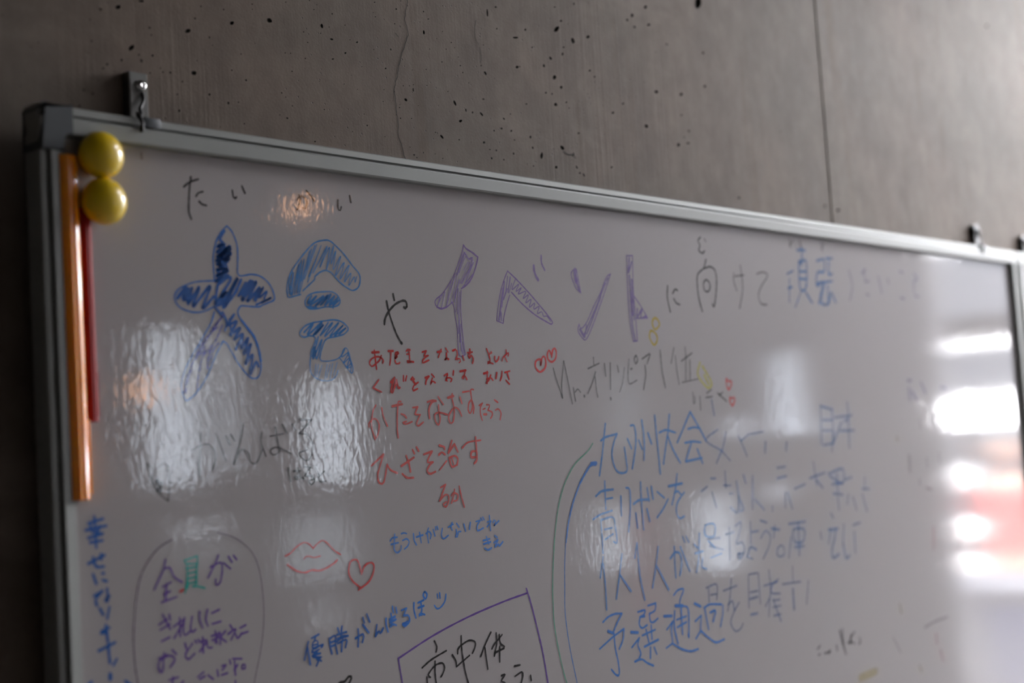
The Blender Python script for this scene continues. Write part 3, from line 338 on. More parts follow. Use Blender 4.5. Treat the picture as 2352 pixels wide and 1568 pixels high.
# hairline cracks, filled with dirt
def crack_part(data):
    V = []; F = []
    for t in data.split('/'):
        wd, s = t.split(':'); pts = [Vector((int(a) / 10000.0, int(c) / 10000.0)) for a, c in (q.split(',') for q in s.split())]
        rnd = random.Random(5); P = catmull(pts, .003); P = [p + Vector((rnd.uniform(-.0007, .0007), 0)) for p in P]
        ribbon(V, F, P, int(wd) / 100000.0, YB - .0004, 1.0)
    me = bpy.data.meshes.new('hairline_crack'); me.from_pydata(V, [], F); me.update()
    return link('hairline_crack', me, M_pore, wall)
for t in '88:9965,20618 9970,20566 9935,20465 9923,20376 9947,20273 9956,20222 9908,20120 9854,20004 9799,19876 9773,19766 9736,19682 9715,19600 9726,19510 9725,19431 9740,19341 9741,19250 9742,19145 9778,19084 9793,19008 9815,18938/82:10984,20567 10949,20469 10957,20372 10997,20302/82:11015,20276 11027,20187 11014,20114/175:12310,19298 12399,19271 12482,19287 12524,19247/77:9772,20209 9814,20176'.split('/'): crack_part(t)

bm = bmesh.new(); box(bm, X0 - .2, Y0 - .2, -.2, X1 + .2, YB + .2, 0); struct('floor', bm, M_floor)
bm = bmesh.new(); ADDED_SKL = (3.3, 3.95, -1.75, -.65)  # unseen skylight opening, added to brighten the end wall and right side
v_, f_ = cdt([(X0 - .2, Y0 - .2), (X1 + .2, Y0 - .2), (X1 + .2, YB + .2), (X0 - .2, YB + .2)], [[(ADDED_SKL[0], ADDED_SKL[2]), (ADDED_SKL[1], ADDED_SKL[2]), (ADDED_SKL[1], ADDED_SKL[3]), (ADDED_SKL[0], ADDED_SKL[3])]])
for k in (0, .2):
    vv = [bm.verts.new((p.x, p.y, ZC + k)) for p in v_]
    for ff in f_: bm.faces.new([vv[i] for i in ff])
for a, c, d, e in ((ADDED_SKL[0], ADDED_SKL[2], ADDED_SKL[1], ADDED_SKL[2]), (ADDED_SKL[1], ADDED_SKL[2], ADDED_SKL[1], ADDED_SKL[3]), (ADDED_SKL[1], ADDED_SKL[3], ADDED_SKL[0], ADDED_SKL[3]), (ADDED_SKL[0], ADDED_SKL[3], ADDED_SKL[0], ADDED_SKL[2])):
    bm.faces.new([bm.verts.new(q) for q in ((a, c, ZC), (d, e, ZC), (d, e, ZC + .2), (a, c, ZC + .2))])
bmesh.ops.remove_doubles(bm, verts=bm.verts, dist=1e-6)
struct('ceiling', bm, M_ceil)
ld = bpy.data.lights.new('sky_portal', 'AREA'); ld.shape = 'RECTANGLE'; ld.size = ADDED_SKL[1] - ADDED_SKL[0]; ld.size_y = ADDED_SKL[3] - ADDED_SKL[2]; ld.cycles.is_portal = True
lo = bpy.data.objects.new('sky_portal', ld); COL.objects.link(lo); lo.location = ((ADDED_SKL[0] + ADDED_SKL[1]) / 2, (ADDED_SKL[2] + ADDED_SKL[3]) / 2, ZC + .19)
bm = bmesh.new(); box(bm, X0 - .2, Y0, 0, X0, YB, ZC); struct('wall_left', bm, M_ceil)
struct('wall_right', wall_open('x', X1, .12, Y0 - .12, YB, 0, ZC, [o[:4] for o in END_W], 1), M_pale)
struct('wall_front', wall_open('y', Y0, .12, X0 - .2, X1, 0, ZC, [o[:4] for o in OPP_W], -1), M_room)
GL = {}
def tint(t):
    k = tuple(round(c, 3) for c in t)
    if k in GL: return GL[k]
    m = bpy.data.materials.new('tinted_glass'); m.use_nodes = True; n = m.node_tree.nodes; l = m.node_tree.links
    if min(k) > .99:
        n.remove(n['Principled BSDF']); tr = n.new('ShaderNodeBsdfTransparent'); gl = n.new('ShaderNodeBsdfGlossy'); gl.inputs['Roughness'].default_value = .05
        fr = n.new('ShaderNodeFresnel'); fr.inputs[0].default_value = 1.3; mxs = n.new('ShaderNodeMixShader')
        l.new(fr.outputs[0], mxs.inputs[0]); l.new(tr.outputs[0], mxs.inputs[1]); l.new(gl.outputs[0], mxs.inputs[2])
    else:   # roller blind, daylight glowing through the cloth
        n.remove(n['Principled BSDF']); tr = n.new('ShaderNodeBsdfTranslucent'); tr.inputs[0].default_value = k + (1,)
        df = n.new('ShaderNodeBsdfDiffuse'); df.inputs[0].default_value = (.3, .3, .3, 1); mxs = n.new('ShaderNodeMixShader'); mxs.inputs[0].default_value = .15
        l.new(tr.outputs[0], mxs.inputs[1]); l.new(df.outputs[0], mxs.inputs[2])
    l.new(mxs.outputs[0], n['Material Output'].inputs[0]); GL[k] = m; return m
def window(idx, axis, pos, u0, u1, z0, z1, t, sign):
    cxy = (pos, (u0 + u1) / 2, z0) if axis == 'x' else ((u0 + u1) / 2, pos, z0)
    r = empty('window_%d' % idx, cxy, kind='structure')
    f = .012
    def B(bm, a, b_, c, d, y0, y1):
        p, q = pos + sign * y0, pos + sign * y1; p, q = min(p, q), max(p, q)
        if axis == 'x': box(bm, p, a, c, q, b_, d)
        else: box(bm, a, p, c, b_, q, d)
    bm = bmesh.new()
    B(bm, u0, u0 + f, z0, z1, .03, .07); B(bm, u1 - f, u1, z0, z1, .03, .07); B(bm, u0 + f, u1 - f, z0, z0 + f, .03, .07); B(bm, u0 + f, u1 - f, z1 - f, z1, .03, .07)
    obj('window_frame', bm, M_frame, r)
    if t is not None:
        bm = bmesh.new(); B(bm, u0 + f, u1 - f, z0 + f, z1 - f, .048, .052); obj('pane' if min(t) > .99 else 'roller_blind', bm, tint(t), r)
    ld = bpy.data.lights.new('sky_portal', 'AREA'); ld.shape = 'RECTANGLE'; ld.size = u1 - u0; ld.size_y = z1 - z0
    ld.cycles.is_portal = True
    lo = bpy.data.objects.new('sky_portal', ld); COL.objects.link(lo)
    c = Vector((pos + sign * .1, (u0 + u1) / 2, (z0 + z1) / 2)) if axis == 'x' else Vector(((u0 + u1) / 2, pos + sign * .1, (z0 + z1) / 2))
    nrm = Vector((-sign, 0, 0)) if axis == 'x' else Vector((0, -sign, 0))
    zax = -nrm; xax = Vector((0, 1, 0)) if axis == 'x' else Vector((1, 0, 0)); yax = zax.cross(xax)
    lo.matrix_world = Matrix(((xax.x, yax.x, zax.x, c.x), (xax.y, yax.y, zax.y, c.y), (xax.z, yax.z, zax.z, c.z), (0, 0, 0, 1)))
wi = 1
for o in END_W: window(wi, 'x', X1, *o, 1); wi += 1
for o in OPP_W: window(wi, 'y', Y0, *o, -1); wi += 1

# ---------------------------------------------------------------- whiteboards
T_TOP, T_LO = 1.8837, .984
RAIL = [(.014, 0), (-.005, 0), (-.0065, .0012), (-.0065, .0062), (-.0035, .0068), (-.0035, .0088), (-.0085, .0092), (-.0092, .0105), (-.0080, .0212), (-.0062, .0226), (0, .0228), (.012, .0228), (.012, .014), (.014, .014)]
def rails(root, x0, x1, z0, z1):
    sw = .85
    for nm in ('top', 'low', 'lef', 'rig'):
        bm = bmesh.new()
        if nm == 'top': extrude_profile(bm, RAIL, lambda y, t: (x0, y, z1 - t), lambda y, t: (x1, y, z1 - t))
        if nm == 'low': extrude_profile(bm, RAIL, lambda y, t: (x0, y, z0 + t), lambda y, t: (x1, y, z0 + t))
        if nm == 'lef': extrude_profile(bm, RAIL, lambda y, t: (x0 + t * sw, y, z0 + .022), lambda y, t: (x0 + t * sw, y, z1 - .022))
        if nm == 'rig': extrude_profile(bm, RAIL, lambda y, t: (x1 - t * sw, y, z0 + .022), lambda y, t: (x1 - t * sw, y, z1 - .022))
        obj('frame_rail', bm, M_alu, root)
def cap(root, cx, cz, sx, sz):
    """L shaped corner cap, outer corner at (cx,cz), arms running along sx and sz"""
    r = .007; a, bb, tw = .029, .037, .0205; th = .0235
    pts = [(r * (1 - math.sin(q)), r * (1 - math.cos(q))) for q in (math.pi / 2 * k / 6 for k in range(7))]
    pts += [(a, 0), (a, th), (tw, th), (tw, bb), (0, bb)]
    bm = bmesh.new()
    g = lambda y: (lambda u, v: (cx + sx * (u - .0012), y, cz + sz * (v - .0012)))
    extrude_profile(bm, pts, g(-.0108), g(.0145))
    es = [e for e in bm.edges if all(abs(v.co.y + .0108) < 1e-5 for v in e.verts)]
    bmesh.ops.bevel(bm, geom=es, offset=.0012, segments=3, affect='EDGES')
    obj('corner_cap', bm, M_cap, root, angle=40)
def whiteboard(x0, x1, label):
    root = empty('whiteboard', ((x0 + x1) / 2, 0, T_LO), label, 'whiteboard')
    bm = bmesh.new(); box(bm, x0 + .012, 0, T_LO + .014, x1 - .012, .010, T_TOP - .014); obj('writing_surface', bm, M_board, root)
    rails(root, x0, x1, T_LO, T_TOP)
    for cx, sx in ((x0, 1), (x1, -1)):
        for cz, sz in ((T_TOP, -1), (T_LO, 1)):
            if cx > 2 and sz < 0: continue
            cap(root, cx, cz, sx, sz)
    return root
wb = whiteboard(.5605, 2.3965, 'large framed whiteboard covered in coloured handwriting, filling the picture')
wb2 = whiteboard(2.4015, 3.78, 'second framed whiteboard, cut off at the right edge of the picture')

# ---------------------------------------------------------------- handwriting
DATA = [
('furigana_writing', 'small black reading above the big blue characters', 'black', None, [['178:6943,18327 6980,18357 7030,18384 7094,18406/177:7019,18417 7002,18326 6990,18212 6985,18122 7004,18064', 0.6964, 1.8064], ['178:7063,18260 7087,18289 7133,18304', 0.7063, 1.826], ['178:7092,18218 7118,18197 7163,18190', 0.7092, 1.819], ['182:7439,18344 7448,18291 7466,18276 7478,18290', 0.7439, 1.8276], ['184:7543,18393 7573,18334', 0.7543, 1.8334], ['164:8146,18323 8174,18354 8221,18363 8259,18325 8256,18284 8233,18250 8209,18260/163:8173,18374 8186,18335 8169,18277 8141,18238/165:8258,18423 8314,18370 8344,18333', 0.8182, 1.8238], ['168:8632,18370 8626,18308 8634,18276 8653,18273 8667,18307', 0.8626, 1.8273], ['169:8778,18421 8790,18360', 0.8778, 1.836]]),
('outlined_character', 'big blue outlined character, first of the heading', 'blue', None, '144:7363,18032 7416,17982 7457,17886 7463,17794 7450,17641|7450,17641 7469,17611 7535,17618 7592,17629 7677,17622 7752,17586 7807,17527 7836,17450 7827,17414 7759,17388 7690,17363 7651,17350 7472,17355|7472,17355 7442,17324 7435,17286 7465,17234 7535,17159 7597,17084 7638,16978 7654,16863 7645,16794 7614,16745 7566,16733 7520,16753 7458,16810 7397,16885 7330,16990 7305,17027 7269,17049|7269,17049 7240,17011 7200,16951 7150,16862 7091,16758 7024,16670 6950,16598 6873,16552/143:7363,18032 7315,17990 7255,17910 7223,17825 7205,17741 7205,17666 7208,17561/139:7203,17556 7100,17548 7010,17536 6930,17510 6849,17470 6808,17421 6806,17377 6842,17327 6901,17300 6987,17284 7085,17294 7186,17335/139:7193,17294 7151,17196 7084,17105 7026,17023 6950,16927 6884,16824 6850,16752 6833,16679 6842,16607 6873,16552/242:7465,17234 7535,17159 7597,17084 7638,16978 7653,16883'),
('pen_hatching', 'blue zigzag filling', 'bluedeep', 1, '277:7333,17987 7283,17907 7318,17887 7252,17845 7336,17873 7244,17799 7352,17844 7237,17754 7390,17861 7236,17723 7394,17839 7243,17694 7396,17801 7260,17679 7375,17754 7249,17634/274:7299,17719 7343,17676 7231,17648 7351,17662 7228,17595 7355,17647 7217,17549 7357,17609 7252,17528/271:6828,17393 6920,17492 6888,17380 6981,17487 6930,17352 7052,17497 6981,17332 7160,17509 7078,17320 7191,17421/275:7206,17369 7252,17536 7383,17587 7264,17424 7331,17471 7206,17362 7289,17379 7449,17590 7336,17404 7295,17335 7413,17460 7485,17577/214:6884,17461 6846,17408/214:6906,17473 6880,17402/322:6937,17478 6923,17381/329:7299,17402 7286,17334/330:7242,17355 7319,17426/281:7449,17438 7589,17574 7484,17402 7645,17569 7540,17396 7681,17517 7617,17414/187:7625,17399 7720,17526 7666,17431 7756,17489 7723,17426/189:7633,17368 7801,17436 7692,17386/336:7496,17448 7607,17567/333:7530,17548 7468,17454/259:7393,17277 7323,17185 7417,17217 7337,17102 7451,17165 7380,17065 7476,17112 7394,16983/259:7476,17112 7450,16991 7531,17083 7475,16938 7556,17030 7489,16855 7569,16939 7530,16772 7603,16878 7624,16836/256:7274,17289 7315,17207 7293,17139/220:7344,17231 7354,17095/292:7204,17332 7272,17259'),
('pen_hatching', 'pale violet strokes of the left leg', 'lav', 1, '161:7282,17274 7205,17182 7099,17061 6994,16927 6917,16803 6868,16621/162:7268,17184 7188,17048 7112,16972 7045,16898 7002,16751 6982,16627/127:7222,17168 7118,17091 7043,17009/217:7149,17002 7108,16898 7099,16817/163:7223,17033 7166,16973 7123,16861/215:7045,17053 6985,16912/179:7078,17002 6984,16898/142:6945,16824 6876,16686/142:6889,16766 6850,16607/180:7085,16972 7038,16928/127:7243,17228 7177,17167 7118,17076'),
('outlined_character', 'second big blue outlined character with a roof shape', 'blue2', None, '141:7989,17448 7978,17510 8004,17606 8055,17695 8153,17804 8273,17915 8348,17961 8444,17983 8496,17983 8548,17958 8660,17875 8761,17773 8842,17695 8849,17629 8822,17570 8754,17538 8691,17556 8608,17602 8518,17679 8487,17698 8435,17707 8371,17688 8306,17644|8306,17644 8304,17620 8239,17569 8159,17510/134:8131,17477 7998,17444 7984,17456/138:8184,17427 8212,17467 8296,17499 8401,17511 8496,17515 8557,17489 8591,17441 8572,17400 8507,17378 8412,17375 8307,17355 8225,17352 8185,17379 8178,17419/138:8501,17365 8508,17390 8575,17441/139:8203,17110 8146,17097 8102,17116 8109,17148 8163,17196 8247,17226 8372,17245 8499,17260 8593,17246 8655,17207 8669,17175 8617,17133 8531,17111 8424,17093|8424,17093 8380,17065 8338,16984 8320,16936 8313,16912/136:8203,17110 8259,17107 8278,17087 8265,17047 8219,16967 8205,16904 8195,16841/103:8313,16912 8327,16889 8410,16885 8505,16901 8560,16930 8596,16987 8630,17007 8659,16971 8681,16898 8702,16817 8683,16776 8628,16825 8588,16873 8549,16914'),
('character_outline', 'paler lower curve of the second big character', 'bluepale', 4, '124:8195,16841 8206,16777 8264,16730 8356,16709 8440,16717 8495,16753 8519,16801/97:8263,16857 8246,16762/97:8334,16849 8285,16738/97:8397,16857 8357,16721/98:8461,16865 8420,16729/98:8514,16873 8463,16753/97:8294,16857 8266,16754/97:8429,16857 8378,16729'),
('pen_hatching', 'fine blue zigzag filling', 'blue2', 4, '100:8010,17472 8063,17672 8030,17465 8129,17747 8060,17474 8162,17789 8091,17483 8193,17798 8111,17484/100:7996,17480 8020,17623/100:8020,17465 8013,17591/100:8053,17672 8023,17512/100:8281,17892 8122,17493/101:8347,17936 8181,17614/101:8398,17932 8220,17592/101:8466,17928 8287,17675/101:8325,17927 8207,17695/100:8260,17874 8149,17597/101:8374,17882 8234,17641/103:8466,17920 8369,17728 8497,17922 8446,17716 8547,17941 8503,17768 8570,17894 8526,17720 8625,17848 8548,17664 8664,17793 8600,17634 8722,17771 8652,17612 8739,17698 8703,17581 8780,17667 8781,17610 8808,17669/176:8253,17469 8207,17396 8315,17471 8226,17380 8398,17475 8288,17374 8451,17485 8350,17385 8484,17494 8403,17386 8525,17479 8455,17388 8566,17465 8497,17389 8575,17441/175:8205,17369 8308,17364/195:8149,17140 8257,17222 8188,17117 8361,17233 8249,17111 8380,17214 8281,17124/141:8434,17234 8332,17112 8487,17236 8383,17105 8561,17237 8446,17106 8613,17214 8499,17115 8643,17191 8553,17124/155:8310,17104 8235,16904 8350,17080 8276,16904 8263,17015 8226,16925/103:8618,16995 8570,16922 8659,16963 8588,16865 8666,16914 8628,16825 8684,16866 8668,16784/103:8648,16968 8683,16846 8638,16822'),
('black_character', 'single black hiragana beside the blue heading', 'black', None, '232:9125,17234 9141,17293 9204,17371 9289,17433 9385,17466 9425,17454 9430,17412 9408,17394 9391,17404/197:9170,17454 9193,17345 9229,17245 9278,17137 9335,17057/189:9259,17525 9271,17466/288:9332,17063 9336,17057'),
('outlined_character', 'tall violet outlined katakana, first of four', 'violet', None, '116:10266,18057 10233,17965 10173,17863 10099,17744 10015,17642 9920,17551 9830,17495 9814,17459 9836,17421 9896,17405 9972,17425 10058,17476|10058,17476 10078,17415 10088,17318 10104,17213 10104,16993 10131,16940 10196,16958|10196,16958 10182,17082 10172,17259 10172,17436 10192,17597/176:10266,18057 10302,18023 10390,17988 10464,17947|10464,17947 10447,17896 10398,17794 10339,17711 10270,17654 10196,17615/192:9836,17421 9896,17405 9972,17425'),
('pen_hatching', 'violet strokes', 'violet2', 8, '173:10273,17985 10167,17791/216:10258,17957 10151,17755/113:10282,17941 10178,17774/219:10273,17985 10331,17917 10372,17937 10383,17911/113:10385,17938 10307,17781/173:10366,17865 10207,17669/174:10394,17893 10258,17671/113:10370,17766 10217,17633/113:10316,17889 10244,17804/113:10342,17890 10181,17668/112:10140,17772 10051,17617/112:10111,17735 10050,17609 9973,17438/111:10056,17680 10009,17563 9967,17438/112:10150,17746 10101,17611 10039,17476/112:10156,17666 10110,17576 10076,17477/111:9959,17570 9897,17418/110:9920,17542 9836,17425/172:10172,17703 10099,17522/110:9881,17523 9849,17434/155:10151,17613 10117,17363/112:10109,17558 10093,17380/112:10167,17578 10135,17346/155:10137,17302 10113,17169/155:10152,17258 10142,16993/155:10141,17346 10131,17081/112:10169,17082 10178,16967/155:10138,17169 10159,16967'),
('outlined_character', 'violet outlined angle character with two tick marks', 'violet', None, '158:10903,17829 11040,17743 11210,17620 11369,17494 11489,17394 11575,17310 11552,17291 11467,17317 11287,17388 11099,17494 10944,17609/120:10903,17829 10847,17744 10781,17621 10735,17482 10692,17307|10692,17307 10784,17282|10784,17282 10813,17374 10864,17486 10914,17580'),
('pen_hatching', 'violet zigzag and filled tick marks', 'violet2', 10, '128:11012,17742 10953,17637 11063,17698 11014,17621 11102,17662 11046,17595 11168,17628 11119,17551 11207,17592 11157,17506 11245,17546 11209,17461 11299,17510 11278,17444 11367,17475 11331,17399 11405,17420 11429,17373 11487,17375 11540,17319/180:10938,17766 10889,17607/125:10897,17774 10854,17596/223:10844,17716 10779,17456/222:10817,17641 10726,17317/160:10761,17400 10766,17309/126:10953,17702 10902,17598/179:10878,17643 10813,17530/345:11323,17908 11325,17851 11348,17796 11378,17759/231:11453,18024 11452,17943 11495,17869'),
('outlined_character', 'violet outlined katakana with a dot and long sweep', 'violet2', None, '522:12008,17898 12003,17849 12018,17772/333:12020,17791 12037,17733 12061,17666/143:12011,17918 11934,17846 12003,17703 12082,17647|12082,17647 12033,17909/142:12637,17886 12551,17836 12437,17671 12293,17507 12149,17326 12048,17256 12015,17304|12015,17304 11992,17225 12082,17135 12146,17160 12255,17299 12386,17491 12500,17664 12637,17886'),
('pen_hatching', 'violet strokes in the long sweep', 'lav2', 12, '173:12583,17838 12471,17693 12340,17509 12213,17347 12088,17188/171:12017,17245 12084,17159/285:12032,17246 12086,17178/171:12145,17297 12100,17159/172:12432,17621 12244,17348 12135,17199/174:12529,17785 12376,17550'),
('outlined_character', 'violet outlined upright character with a side stroke', 'lav2', None, '169:12959,18111 13069,18118|13069,18118 13051,17891 13041,17655 13049,17430 13049,17134|13049,17134 12973,17128|12973,17128 12945,17325 12932,17579 12942,17885 12959,18111/171:13049,17645 13163,17536 13276,17405|13276,17405 13062,17394'),
('pen_hatching', 'violet strokes in the upright character', 'lav2', 14, '248:13007,18094 12970,17918 13044,18044/248:12984,17887 12980,17632 12978,17326 13008,17143/249:13020,17838 13015,17572/250:13091,17503 13081,17410 13177,17505 13148,17402 13253,17425/248:13020,17613 13018,17378/248:12989,17714 12999,17428'),
('black_writing', 'grey heading characters right of the violet word', 'greyd', None, [['236:13723,17798 13701,17657 13741,17489', 1.3701, 1.7489], ['238:13816,17711 13870,17762 13917,17750/238:13832,17647 13874,17599 13945,17581', 1.3824, 1.7581], ['244:14488,18431 14426,18383 14462,18327 14429,18266 14501,18234 14557,18267/139:14564,18421 14597,18380/243:14568,18157 14516,18052|14516,18052 14364,17957 14344,17797 14363,17653 14409,17517/247:14515,18045 14648,18074 14747,18035 14770,17918 14734,17739 14674,17583 14639,17611/245:14549,17908 14479,17861 14493,17774 14582,17770 14619,17852 14549,17908', 1.4466, 1.7517]]),
('black_writing', 'paler grey heading characters beside the blue kanji', 'greym', None, [['241:15170,18019 15156,17921 15208,17803/243:15192,17983 15400,18008/242:15334,18126 15351,17990 15345,17809 15246,17579', 1.5198, 1.7579], ['247:15712,18039 15844,18068 15956,18051 15949,18004 15787,17873 15715,17763 15757,17657 15898,17646', 1.5712, 1.7646], ['256:16590,18545 16604,18434/255:16679,18535 16578,18464', 1.6584, 1.8434], ['258:16850,18547 16880,18436', 1.685, 1.8436], ['264:17423,18569 17451,18439/264:17502,18557 17423,18470', 1.7423, 1.8439]]),
('blue_kanji_pair', 'blurred blue kanji pair under the frame', 'bluek', None, [['261:16460,18076 16618,18124', 1.646, 1.8076], ['376:16462,17886 16555,17906/230:16511,18015 16464,17697', 1.6463, 1.7697], ['383:16768,18412 16972,18425/380:16882,18452 16886,18371 16848,18224|16848,18224 16790,18253 16768,17899 16926,17922 16978,18264 16790,18253/382:16802,18125 16958,18133/382:16787,18028 16942,18028/232:16794,17868 16606,17638', 1.6746, 1.7638], ['383:16914,17841 17051,17717', 1.6914, 1.7717], ['387:17268,18296 17465,18324 17439,18158 17258,18132 17214,17951 17383,18007 17240,17708/393:17219,17984 17648,18036/390:17413,17992 17307,17726 17499,17717 17589,17868 17700,17740/390:17506,17964 17502,17733', 1.7311, 1.7708], ['394:17534,18344 17699,18354/391:17592,18298 17565,18131 17664,18136', 1.7549, 1.8131]]),
('faint_writing', 'faint lavender heading characters at far right', 'lavf', None, [['308:18146,18211 18213,17994 18111,17788', 1.8111, 1.7788], ['314:18522,18179 18640,18254/313:18584,18234 18611,18080/314:18608,18063 18718,18085', 1.8571, 1.8063], ['314:18614,17892 18683,17877', 1.8614, 1.7877], ['318:19021,18169 19088,17928', 1.9021, 1.7928], ['321:19311,18148 19336,18079', 1.9311, 1.8079], ['326:19678,17880 19791,17866', 1.9678, 1.7866], ['327:19710,18274 19823,18262', 1.971, 1.8262], ['331:20174,18262 20281,18194 20151,18133 20154,17934 20270,17920', 2.0151, 1.792]]),
('red_writing', 'top line of dark red handwriting', 'red', None, [['223:8950,16968 9035,16972/170:8978,16988 8983,16936 8988,16877 8994,16812/169:9063,16940 9038,16897 8991,16864 8936,16838 8911,16857 8918,16890 8960,16919 9022,16930 9066,16917 9086,16890 9076,16871', 0.8947, 1.6812], ['205:9156,16983 9215,16984/171:9188,16980 9181,16917 9164,16851', 0.916, 1.6851], ['172:9235,16894 9247,16865 9288,16868 9293,16875', 0.9235, 1.6865], ['225:9242,16918 9257,16944 9286,16965 9282,16971 9250,16968 9244,16951 9265,16931 9242,16918', 0.9242, 1.6918], ['207:9389,16985 9409,16999 9436,16996/174:9391,16955 9419,16956/174:9422,16992 9427,16946 9427,16885/207:9474,16882 9428,16888 9395,16892 9399,16878 9436,16882', 0.9399, 1.6878], ['176:9599,16977 9652,16988|9652,16988 9630,16954 9619,16937 9677,16944|9677,16944 9627,16920 9597,16893 9595,16872 9683,16900', 0.9595, 1.6872], ['212:9809,16979 9858,16986/178:9860,17004 9837,16969 9815,16928', 0.9812, 1.6928], ['153:9923,17018 9951,16980/212:9930,16970 9926,16921 9900,16901 9921,16918 9955,16911', 0.9911, 1.6901], ['236:10021,16995 10057,17006/146:10076,16999 10082,16950 10054,16915 10048,16905 10084,16919 10114,16915 10121,16888 10100,16877/257:10059,16915 10078,16912', 1.0043, 1.6877], ['146:10156,16944 10173,16902', 1.0156, 1.6902], ['182:10229,16976 10296,16983/216:10263,17008 10265,16972 10237,16944 10255,16923 10278,16951 10306,16916 10292,16874', 1.0233, 1.6874], ['184:10510,17017 10537,16960 10552,16903 10539,16875 10513,16868 10519,16886 10591,16868/185:10548,16968 10585,16979 10576,16986', 1.0529, 1.6868], ['185:10624,16940 10621,16904 10640,16886 10680,16918 10687,16940', 1.0621, 1.6886], ['160:10731,16897 10751,16933 10791,16959 10836,16981 10827,16948/160:10801,17009 10802,16970/160:10768,16948 10806,16890', 1.0767, 1.689]]),
('red_writing', 'second line of dark red handwriting', 'red', None, [['177:9011,16713 8934,16639|8934,16639 9037,16599', 0.8934, 1.6599], ['225:9165,16689 9214,16732|9214,16732 9181,16666 9158,16600 9176,16594 9217,16666 9235,16712|9235,16712 9245,16666 9260,16632 9274,16639', 0.9158, 1.6594], ['181:9334,16751 9330,16701', 0.933, 1.6701], ['181:9375,16748 9358,16705', 0.9358, 1.6705], ['228:9432,16714 9453,16738 9470,16717|9470,16717 9451,16711 9484,16667/182:9523,16687 9465,16657 9444,16624 9452,16607 9509,16626', 0.9438, 1.6607], ['230:9621,16730 9670,16743|9670,16743 9634,16710 9621,16669', 0.9621, 1.6669], ['185:9710,16764 9741,16736/184:9716,16726 9705,16702 9687,16665 9714,16696 9751,16682', 0.9698, 1.6665], ['187:9882,16749 9928,16770 9927,16756 9898,16701 9917,16694 9909,16722 9959,16728 9987,16714 9965,16690', 0.9882, 1.669], ['188:10014,16794 10006,16756', 1.0006, 1.6756], ['237:10108,16790 10189,16801/189:10179,16797 10165,16755 10127,16728 10146,16717 10169,16748 10196,16710', 1.0118, 1.671], ['241:10447,16768 10505,16779/193:10500,16790 10491,16683/192:10549,16754 10513,16697 10469,16676 10489,16669/149:10483,16712 10547,16725 10576,16700', 1.0472, 1.6669], ['194:10641,16775 10625,16718', 1.0625, 1.6718], ['195:10721,16789 10711,16739 10686,16696', 1.0686, 1.6696], ['196:10763,16778 10840,16793/196:10796,16782 10821,16710/196:10772,16699 10822,16659', 1.0777, 1.6659]]),
('red_writing', 'larger light red line below the two dark lines', 'red2', None, [['168:8958,16479 8924,16434 8900,16357 8893,16267 8925,16165/169:8860,16281 8857,16307 8908,16350 8952,16349 8984,16303 8975,16238 8944,16178', 0.8875, 1.6165], ['170:9031,16455 9043,16379 9089,16283', 0.9031, 1.6283], ['225:9166,16465 9294,16483/171:9278,16506 9246,16507 9236,16461 9221,16362 9212,16243 9219,16168/172:9273,16390 9314,16379 9339,16352/172:9336,16319 9290,16310 9325,16293 9410,16314', 0.9235, 1.6168], ['174:9429,16447 9495,16452|9495,16452 9463,16402 9452,16383 9522,16378|9522,16378 9496,16341 9468,16295 9490,16271 9558,16306', 0.9429, 1.6271], ['210:9630,16497 9689,16509 9746,16505|9746,16505 9687,16492 9644,16425 9646,16341/177:9778,16545 9844,16469/176:9776,16467 9779,16382 9789,16327 9760,16273 9720,16315 9721,16376 9784,16392 9894,16369/234:9913,16533 9988,16549/178:9975,16570 9967,16535 9985,16452 9987,16370 9961,16295 9922,16289 9906,16338 9930,16385 9993,16435 10051,16417 10090,16350/180:10081,16537 10105,16474', 0.9838, 1.6273], ['181:10125,16585 10216,16594/181:10283,16608 10243,16605 10249,16510|10249,16510 10206,16476 10190,16407 10217,16375 10253,16433 10249,16503 10274,16440 10263,16374', 1.0157, 1.6374], ['156:10351,16449 10404,16472|10404,16472 10370,16431 10364,16368 10384,16301/148:10404,16409 10436,16419/218:10415,16360 10451,16359/166:10460,16454 10506,16449 10476,16400|10476,16400 10536,16378 10533,16343 10510,16318', 1.0407, 1.6301], ['167:10584,16501 10629,16475', 1.0584, 1.6475], ['168:10585,16398 10633,16408 10667,16368 10650,16300', 1.0585, 1.63]]),
('red_writing', 'light red line with a kanji above the short pair', 'red2', None, [['200:8866,15927 9019,16022|9019,16022 8974,15929 8934,15836 8950,15764 9005,15769 9060,15925|9060,15925 9100,15875 9180,15843', 0.8866, 1.5764], ['206:9240,15904 9408,15976/205:9309,15997 9337,15927 9353,15846/204:9245,15831 9304,15792 9387,15787', 0.9265, 1.5787], ['206:9397,16050 9417,16013', 0.9397, 1.6013], ['206:9450,16072 9475,16034', 0.945, 1.6034], ['208:9541,15999 9653,16023|9653,16023 9602,15963 9587,15923 9656,15920|9656,15920 9607,15889 9574,15842 9612,15811 9683,15828', 0.9541, 1.5811], ['152:9743,15841 9844,15923', 0.9743, 1.5841], ['210:9743,15986 9787,16009 9826,15986', 0.9743, 1.5986], ['211:9757,16076 9826,16057 9824,16036', 0.9757, 1.6036], ['212:9932,16115 9875,16001|9875,16001 9965,16080|9965,16080 10007,16003', 0.9875, 1.6001], ['212:9882,15950 9911,15865 9984,15878|9984,15878 10001,15936 9956,15968 9882,15950/152:9919,15957 9937,15889', 0.9901, 1.5865], ['171:10071,16038 10161,16090 10342,16104/215:10270,16136 10272,16017 10269,15915 10229,15879/236:10270,16000 10202,15995 10191,15944 10259,15941', 1.0163, 1.5879]]),
